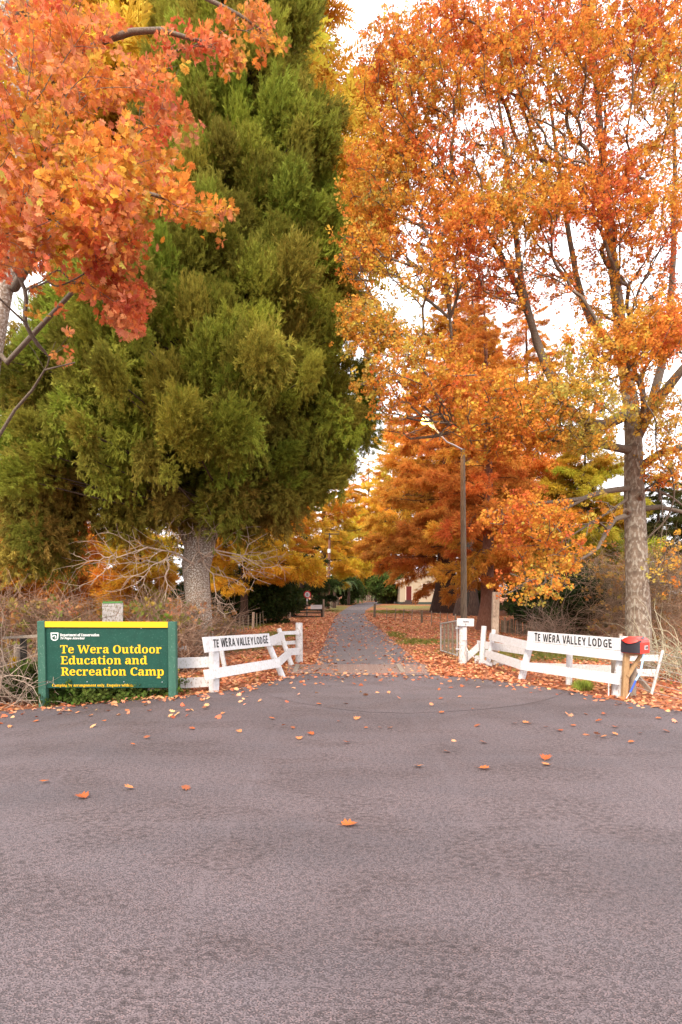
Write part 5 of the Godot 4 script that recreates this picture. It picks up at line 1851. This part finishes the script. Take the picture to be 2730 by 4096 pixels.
func trees_beyond() -> void:
	var orange := [Color(0.62, 0.22, 0.05), Color(0.68, 0.285, 0.055), Color(0.70, 0.35, 0.06), Color(0.71, 0.42, 0.07)]
	var deep := [Color(0.57, 0.17, 0.045), Color(0.63, 0.23, 0.05), Color(0.67, 0.29, 0.055), Color(0.69, 0.35, 0.06)]
	var gold := [Color(0.70, 0.32, 0.045), Color(0.74, 0.42, 0.05), Color(0.72, 0.49, 0.06), Color(0.60, 0.50, 0.075)]
	var lime := [Color(0.60, 0.31, 0.03), Color(0.54, 0.38, 0.04), Color(0.38, 0.36, 0.04), Color(0.28, 0.31, 0.045)]
	var dark := [Color(0.020, 0.034, 0.012), Color(0.034, 0.052, 0.016), Color(0.055, 0.075, 0.02)]
	var dusk := [Color(0.05, 0.06, 0.018), Color(0.085, 0.085, 0.022), Color(0.13, 0.10, 0.03)]
	var gp := "autumn conifers along the drive"
	var at := func(x: float, d: float) -> Vector3:
		return on_ground((x - CX) * d / F, -d)
	bough_tree("redwood_tree", "giant orange autumn conifer with huge dark fluted trunk right of the house", gp, at.call(1803, 54.0), 31.0, 2.9, 9.0, 0.95, orange, 227, "large", M.dark_bark, 501, 0.5)
	bough_tree("redwood_tree", "orange autumn conifer with dark trunk hidden behind the timber lamp pole", gp, at.call(1876, 47.0), 26.0, 3.2, 6.0, 0.72, deep, 157, "large", M.dark_bark, 502, 0.5)
	bough_tree("redwood_tree", "rusty orange conifer with reddish fluted trunk beside the tall bare post", gp, at.call(1940, 29.0), 17.0, 2.3, 3.0, 0.34, deep, 140, "small", M.redwood_bark, 503)
	bough_tree("redwood_tree", "gold and orange conifer behind the oak limbs, brown upper trunk showing", gp, at.call(2115, 37.0), 21.0, 3.0, 5.2, 0.3, orange, 140, "mid", M.dark_bark, 504)
	bough_tree("larch_tree", "yellow green autumn conifer behind the oak trunk", gp, at.call(2350, 33.0), 11.5, 1.6, 4.4, 0.22, lime, 122, "mid", M.dark_bark, 505)
	bough_tree("larch_tree", "olive and gold tree beyond the oak, at the brown thicket", gp, at.call(2640, 42.0), 11.0, 2.0, 5.0, 0.25, dusk, 105, "mid", M.dark_bark, 506)
	bough_tree("larch_tree", "yellow tinged conifer drooping over the batten fence", gp, at.call(985, 34.0), 12.0, 2.3, 4.4, 0.24, gold, 105, "mid", M.dark_bark, 507)
	bough_tree("larch_tree", "golden conifer overhanging the round speed sign", gp, at.call(1125, 47.0), 17.0, 2.4, 4.0, 0.32, gold, 117, "mid", M.dark_bark, 508)
	bough_tree("redwood_tree", "orange conifer behind the far power pole", gp, at.call(1290, 74.0), 21.0, 3.0, 6.8, 0.42, gold, 117, "large", M.dark_bark, 509)
	bough_tree("redwood_tree", "pale orange conifer standing behind the tree ferns", gp, at.call(1378, 98.0), 24.0, 4.0, 7.5, 0.5, gold, 105, "large", M.dark_bark, 510)
	bough_tree("redwood_tree", "distant orange conifer where the drive turns out of sight", gp, at.call(1480, 128.0), 32.0, 5.0, 9.5, 0.5, gold, 91, "large", M.dark_bark, 511)
	bough_tree("redwood_tree", "distant golden conifer rising behind the house roof", gp, at.call(1580, 114.0), 36.0, 6.0, 11.0, 0.6, gold, 117, "large", M.dark_bark, 512)
	bough_tree("redwood_tree", "tall golden conifer behind the giant dark trunk", gp, at.call(1905, 72.0), 41.0, 5.0, 8.5, 0.7, gold, 144, "large", M.dark_bark, 513)
	bough_tree("larch_tree", "yellow orange sapling behind the green camp sign, by the lichened trunk", gp, at.call(560, 22.0), 4.6, 0.5, 1.9, 0.09, gold, 105, "small", M.dark_bark, 514)
	bough_tree("larch_tree", "reddish orange tree in the undergrowth behind the dark old post", gp, at.call(140, 23.0), 7.5, 0.8, 3.0, 0.12, orange, 122, "small", M.dark_bark, 515)
	bough_tree("larch_tree", "amber tree glimpsed behind the skirts of the green conifer", gp, at.call(330, 30.0), 12.0, 1.4, 4.5, 0.2, gold, 91, "mid", M.dark_bark, 516)
	bough_tree("larch_tree", "yellow leaved tree peeping out behind the conifer top", gp, at.call(797, 25.0), 37.0, 14.0, 8.6, 0.3, gold, 262, "small", M.dark_bark, 517)
	# evergreen wall far behind, tree by tree
	var names := [["dark evergreen closing the view left of the conifer", -180.0, 46.0, 13.0], ["dark evergreen behind the undergrowth at the camp sign", 150.0, 52.0, 14.0], ["dark evergreen behind the lichened trunk", 520.0, 56.0, 14.0], ["dark evergreen behind the dead branches", 800.0, 50.0, 12.0], ["dark evergreen shading the batten fence", 985.0, 44.0, 8.0], ["dark evergreen behind the round speed sign", 1200.0, 60.0, 9.0], ["dark evergreen beyond the bend of the drive", 1440.0, 142.0, 16.0], ["dark evergreen beyond the house steps", 1570.0, 138.0, 15.0], ["dark evergreen behind the twin redwood trunks", 1990.0, 60.0, 10.0], ["dark evergreen behind the dark green bush", 2180.0, 48.0, 9.0], ["dark evergreen behind the oak trunk base", 2450.0, 52.0, 11.0], ["dark evergreen behind the brown thicket", 2760.0, 56.0, 12.0], ["dark evergreen beyond the wire boundary fence", 3050.0, 50.0, 12.0]]
	var i := 0
	for n in names:
		bough_tree("evergreen_tree", n[0], "dark evergreens closing the view", at.call(n[1], n[2]), n[3], 0.4, 4.6 if n[2] < 100 else 8.0, 0.3, dark, 60, "mid", M.dark_bark, 530 + i)
		i += 1
	# bushes
	bush("dark_bush", "dark green bush between the paling fence and the oak trunk", "bush", "", at.call(2280, 25.5), Vector3(2.1, 2.5, 1.6), [Color(0.018, 0.032, 0.012), Color(0.032, 0.055, 0.018), Color(0.06, 0.085, 0.03)], 60, 110, SP.bush, 0.8, 551)
	bush("dark_bush", "low dark bush under the golden boughs by the batten fence", "bush", "", at.call(1000, 36.0), Vector3(2.6, 2.3, 1.4), dark, 46, 80, SP.bush, 1.2, 552)
	bush("dark_bush", "dark bush pressed against the dark timber gate", "bush", "", at.call(1135, 45.5), Vector3(1.7, 2.2, 1.2), dark, 36, 80, SP.bush, 1.2, 553)
	bush("roadside_bush", "mid green bush at the corner of the house", "bush", "", at.call(1560, 96.0), Vector3(3.2, 4.6, 2.5), [Color(0.05, 0.08, 0.02), Color(0.09, 0.13, 0.03), Color(0.14, 0.17, 0.045)], 50, 80, SP.bush, 2.0, 554)
	bush("roadside_bush", "olive bush at the far bend beyond the picket fence", "bush", "", at.call(1480, 132.0), Vector3(4.2, 4.5, 2.5), [Color(0.05, 0.07, 0.02), Color(0.09, 0.11, 0.03), Color(0.12, 0.15, 0.04)], 50, 70, SP.bush, 2.6, 555)
	bush("roadside_bush", "green bush behind the picket fence and ferns", "bush", "", at.call(1352, 88.0), Vector3(3.6, 3.6, 2.0), [Color(0.035, 0.055, 0.015), Color(0.06, 0.09, 0.022), Color(0.10, 0.13, 0.04)], 50, 70, SP.bush, 2.0, 556)
	bush("ivy_patch", "low green ivy growing under the camp sign", "ivy", "", on_ground(-4.15, -10.75), Vector3(1.5, 0.26, 0.3), [Color(0.03, 0.055, 0.014), Color(0.06, 0.10, 0.02), Color(0.11, 0.15, 0.03)], 40, 26, SP.bush, 0.42, 557)
	bush("ivy_patch", "low green ivy at the foot of the dark old post, left of the sign", "ivy", "", on_ground(-5.75, -11.1), Vector3(0.7, 0.6, 0.35), [Color(0.04, 0.06, 0.016), Color(0.08, 0.11, 0.025), Color(0.14, 0.15, 0.04)], 30, 26, SP.bush, 0.42, 558)
	# thickets
	var bramble := [Color(0.46, 0.17, 0.09), Color(0.42, 0.24, 0.10), Color(0.30, 0.28, 0.06), Color(0.55, 0.28, 0.14), Color(0.5, 0.2, 0.05), Color(0.22, 0.26, 0.05), Color(0.16, 0.20, 0.04)]
	thicket("bramble_thicket", "pinkish brown bramble thicket behind and beside the camp sign", "thicket", on_ground(-6.6, -15.0), Vector3(3.0, 1.75, 1.8), 170, SP.tangle, Color(0.36, 0.23, 0.16), 561, SP.oak[0], bramble, 900)
	thicket("bramble_thicket", "bare twiggy undergrowth spreading under the lichened trunk", "thicket", on_ground(-5.0, -19.2), Vector3(1.5, 1.4, 1.2), 50, SP.tangle, Color(0.40, 0.27, 0.19), 562, SP.oak[0], bramble, 300)
	thicket("twiggy_thicket", "brown leafless thicket behind the oak trunk", "thicket", on_ground(11.3, -21.0), Vector3(2.2, 3.4, 1.8), 110, SP.thin, Color(0.36, 0.25, 0.17), 563, SP.oak[0], [Color(0.40, 0.20, 0.06), Color(0.46, 0.32, 0.10)], 420)
	thicket("twiggy_thicket", "brown twiggy scrub between the dark bush and the oak", "thicket", on_ground(11.7, -27.5), Vector3(1.5, 3.2, 1.2), 60, SP.thin, Color(0.36, 0.25, 0.17), 564, SP.oak[0], [Color(0.48, 0.20, 0.05), Color(0.46, 0.32, 0.08)], 360)
	thicket("dead_shrub", "small pale dead shrub before the dark green bush", "shrub", at.call(2200, 23.5), Vector3(0.35, 0.8, 0.3), 16, SP.thin, Color(0.36, 0.26, 0.2), 565)
	thicket("lichen_shrub", "pale lichened bare shrub behind the wire boundary fence", "shrub", on_ground(7.0, -12.4), Vector3(0.6, 0.85, 0.5), 12, SP.tangle, Color(0.48, 0.43, 0.30), 566)
	thicket("stick_pile", "heap of pale dead sticks left of the camp sign post", "sticks", on_ground(-6.4, -10.9), Vector3(0.8, 0.25, 0.5), 26, SP.tangle, Color(0.42, 0.32, 0.25), 567)
	# tree ferns
	var frond := [_frond(Color(0.06, 0.10, 0.035)), _frond(Color(0.10, 0.145, 0.05)), _frond(Color(0.17, 0.20, 0.09))]
	var fi := 0
	for q in [[1275.0, 63.0, 2.6, "tree fern arching over the field gate end"], [1338.0, 70.0, 3.0, "tree fern just right of the far power pole"], [1395.0, 84.0, 3.4, "tall tree fern with dark trunk behind the picket fence"], [1432.0, 98.0, 1.2, "short pale tree fern at the far pickets"], [1505.0, 112.0, 1.4, "bright fern at the far bend"]]:
		rng.seed = 600 + fi
		fi += 1
		var b: Vector3 = at.call(q[0], q[1])
		var t := thing("tree_fern", q[3], "tree fern", b, "tree ferns beyond the pickets")
		var mb := MB.new()
		mb.tube(PackedVector3Array([Vector3(0, -0.1, 0), Vector3(0.05, q[2] * 0.5, 0), Vector3(0, q[2], 0)]), PackedFloat32Array([0.22, 0.17, 0.16]), 9, true, 0.1)
		put("trunk", mb.mesh(), M.dark_bark, t)
		for k in 17:
			var a := k * 2.4 + rf(-0.2, 0.2)
			var tilt := rf(0.2, 0.9)
			put("frond", frond[k % 3], M.needle, t, Transform3D((Basis(Vector3.UP, a) * Basis(Vector3.RIGHT, tilt)).scaled(Vector3.ONE * rf(0.6, 0.9)), Vector3(0, q[2] - 0.05, 0)))

func _frond(c: Color) -> ArrayMesh:
	var mb := MB.new()
	mb.col = c
	var n := 22
	for i in n:
		var t := float(i) / n
		var o := Vector3(0, 1.5 * sin(t * 1.5) * 0.55, 2.3 * t)
		o.y -= 1.1 * t * t
		var l := 0.55 * sin(minf(t * 1.25 + 0.12, 1.0) * PI * 0.86) + 0.05
		for s in [-1.0, 1.0]:
			mb.tri(o + Vector3(0, 0, -0.05), o + Vector3(s * l, -0.10 * l, 0.22 * l), o + Vector3(0, 0, 0.06))
	return mb.mesh()

func undergrowth_bits() -> void:
	rng.seed = 701
	# dark weathered post and grey post by the bramble, rails behind the sign
	var p := thing("old_post", "charred looking dark grooved post left of the camp sign", "post", P(96, 2700, 11.4) * Vector3(1, 0, 1) + Vector3(0, gh(-6, -11.4), 0))
	round_post("shaft", p, v2(94, 2540), v2(97, 2706), 11.4, 25, M.dark_wood, 11)
	var q := thing("old_post", "grey weathered post next to the dark grooved post", "post", P(66, 2700, 11.9) * Vector3(1, 0, 1) + Vector3(0, gh(-6, -11.9), 0))
	round_post("shaft", q, v2(68, 2580), v2(70, 2705), 11.9, 22, M.old_wood, 10)
	var r := thing("old_rail", "thin grey rail fixed across the dark grooved post, behind the camp sign", "rail", P(80, 2550, 11.25))
	board("board", r, v2(10, 2547), v2(160, 2538), v2(160, 2549), v2(10, 2557), 11.24, 11.24, 0.03, M.old_wood)
	# pale notice board behind the sign
	var nb := thing("notice_board", "weathered white notice board with green top edge behind the camp sign", "notice board", P(451, 2500, 13.5) * Vector3(1, 0, 1) + Vector3(0, gh(-5.1, -13.5), 0))
	board("panel", nb, v2(409, 2414), v2(492, 2412), v2(492, 2500), v2(410, 2502), 13.5, 13.5, 0.03, M.board_grey)
	board("edging", nb, v2(411, 2406), v2(491, 2405), v2(491, 2412), v2(411, 2414), 13.49, 13.49, 0.03, flat(Color(0.08, 0.22, 0.05), 0.6))
	square_post("leg", nb, v2(420, 2500), v2(420, 2710), 13.55, 14, 0.08, M.old_wood)
	square_post("leg", nb, v2(482, 2500), v2(482, 2708), 13.55, 14, 0.08, M.old_wood)
	# logs and fence scraps under the sign
	for g in [["broken grey board lying under the camp sign", [498, 2795], [578, 2762], 0.06], ["dark branch leaning under the camp sign", [440, 2796], [395, 2755], 0.045], ["short stump under the right end of the camp sign", [616, 2786], [616, 2757], 0.09]]:
		var a := P(g[1][0], g[1][1], 10.7)
		var b := P(g[2][0], g[2][1], 11.1 if g[3] < 0.08 else 10.7)
		var l := thing("scrap_wood", g[0], "wood", a)
		var mb := MB.new()
		mb.off = l.position
		mb.tube(PackedVector3Array([a, a.lerp(b, 0.5) + Vector3(0, 0.01, 0), b]), PackedFloat32Array([g[3], g[3] * 0.95, g[3] * 0.85]), 7, true, 0.15)
		put("timber", mb.mesh(), M.old_wood, l)
	var rl := thing("old_rail", "short grey rail under the end of the camp sign panel", "rail", P(630, 2758, 10.6))
	board("board", rl, v2(592, 2753), v2(674, 2752), v2(674, 2760), v2(592, 2763), 10.55, 10.55, 0.04, M.old_wood)
	# yellow leaved sprig by the dark post
	var sprig := Copies.new()
	for k in 60:
		var s := rng.randf()
		var c := P(lerpf(10, 62, s), lerpf(2690, 2640, s) + rf(-14, 14), 11.2 + rf(-0.1, 0.1))
		sprig.add(Transform3D(along((rdir() + Vector3(0, -1, 0)).normalized(), rf(0, TAU)).scaled(Vector3.ONE * rf(0.25, 0.45)), c), Color(0.66, 0.40, 0.012) * rf(0.8, 1.2))
	var sp := thing("yellow_sprig", "bright yellow leaved sprig beside the grey old post", "plant", Vector3.ZERO)
	scatter("foliage", sprig, SP.oak[0], M.leaf, sp)
	# grass: tufts on the lawns and by the right fence
	var blade := MB.new()
	rng.seed = 702
	for k in 16:
		var a := rf(0, TAU)
		var o := Vector3(cos(a), 0, sin(a)) * rf(0, 0.05)
		var tip := o + Vector3(cos(a) * rf(0.02, 0.09), rf(0.05, 0.14), sin(a) * rf(0.02, 0.09))
		var sd := Vector3(-sin(a), 0, cos(a)) * 0.006
		var g := rf(0.7, 1.2)
		blade.col = Color(g, g, g)
		blade.tri(o - sd, o + sd, tip)
	var tuft := blade.mesh()
	var cp := Copies.new()
	var pal := [Color(0.16, 0.19, 0.03), Color(0.24, 0.24, 0.05), Color(0.34, 0.27, 0.08)]
	for k in 70000:
		var x := rf(-9, 13)
		var z := rf(-60, -10.5)
		var near: bool = z > -32.0
		if not near and rng.randf() < 0.5:
			continue
		if z > edge_z(x) - 0.1 or (x > at_z(drive_l, z) - 0.1 and x < at_z(drive_r, z) + 0.1):
			continue
		if rng.randf() > lawn(x, z) * 0.9 + 0.02:
			continue
		cp.add(Transform3D(Basis(Vector3.UP, rf(0, TAU)).scaled(Vector3.ONE * rf(0.5, 1.0)), on_ground(x, z)), pick(pal, rng.randf()))
	meta(scatter("grass", cp, tuft, M.needle, self), "short yellow green grass on the verges and lawns", "grass")
	var gt := Copies.new()
	for k in 34:
		gt.add(Transform3D(Basis(Vector3.UP, rf(0, TAU)).scaled(Vector3(1.4, 1.6, 1.4) * rf(0.6, 1.1)), G(2330 + rf(-32, 32), 2756 + rf(-12, 8))), Color(0.30, 0.36, 0.06) * rf(0.7, 1.2))
	var tf := thing("grass_tuft", "bright green grass tuft at the foot of the letterbox side fence", "grass", Vector3.ZERO)
	scatter("blades", gt, tuft, M.needle, tf)

func _ready() -> void:
	var cam := Camera3D.new()
	cam.name = "camera"
	cam.projection = Camera3D.PROJECTION_FRUSTUM
	cam.near = 0.1
	cam.far = 2000.0
	cam.size = 0.1 * 4096.0 / F
	cam.frustum_offset = Vector2(0, 0.1 * (HY - 2048.0) / F)
	cam.position = Vector3(0, EYE, 0)
	add_child(cam)
	var sky := ProceduralSkyMaterial.new()
	sky.sky_top_color = Color(0.94, 0.94, 0.96)
	sky.sky_horizon_color = Color(0.98, 0.965, 0.965)
	sky.sky_curve = 0.3
	sky.ground_horizon_color = Color(0.5, 0.42, 0.38)
	sky.ground_bottom_color = Color(0.3, 0.26, 0.24)
	sky.sun_angle_max = 1.0
	var env := Environment.new()
	env.background_mode = Environment.BG_SKY
	env.sky = Sky.new()
	env.sky.sky_material = sky
	env.background_energy_multiplier = 1.0
	env.tonemap_mode = Environment.TONE_MAPPER_LINEAR
	env.tonemap_exposure = 3.3
	env.sdfgi_enabled = true
	env.ssao_enabled = true
	env.ssil_enabled = true
	var we := WorldEnvironment.new()
	we.name = "environment"
	we.environment = env
	add_child(we)
	var sun := DirectionalLight3D.new()
	sun.name = "sun"
	sun.light_color = Color(1.0, 0.95, 0.88)
	sun.light_energy = 0.5
	sun.light_angular_distance = 18.0
	sun.shadow_enabled = true
	sun.rotation_degrees = Vector3(-42, -20, 0)
	add_child(sun)
	nz.seed = 9
	nz.frequency = 0.05
	nz.fractal_octaves = 3
	var t0 := Time.get_ticks_msec()
	make_materials()
	make_sprays()
	setting()
	conifer()
	oaks()
	trees_beyond()
	house()
	camp_sign()
	fences()
	letterbox()
	poles()
	drive_fences()
	undergrowth_bits()
	fallen_leaves()
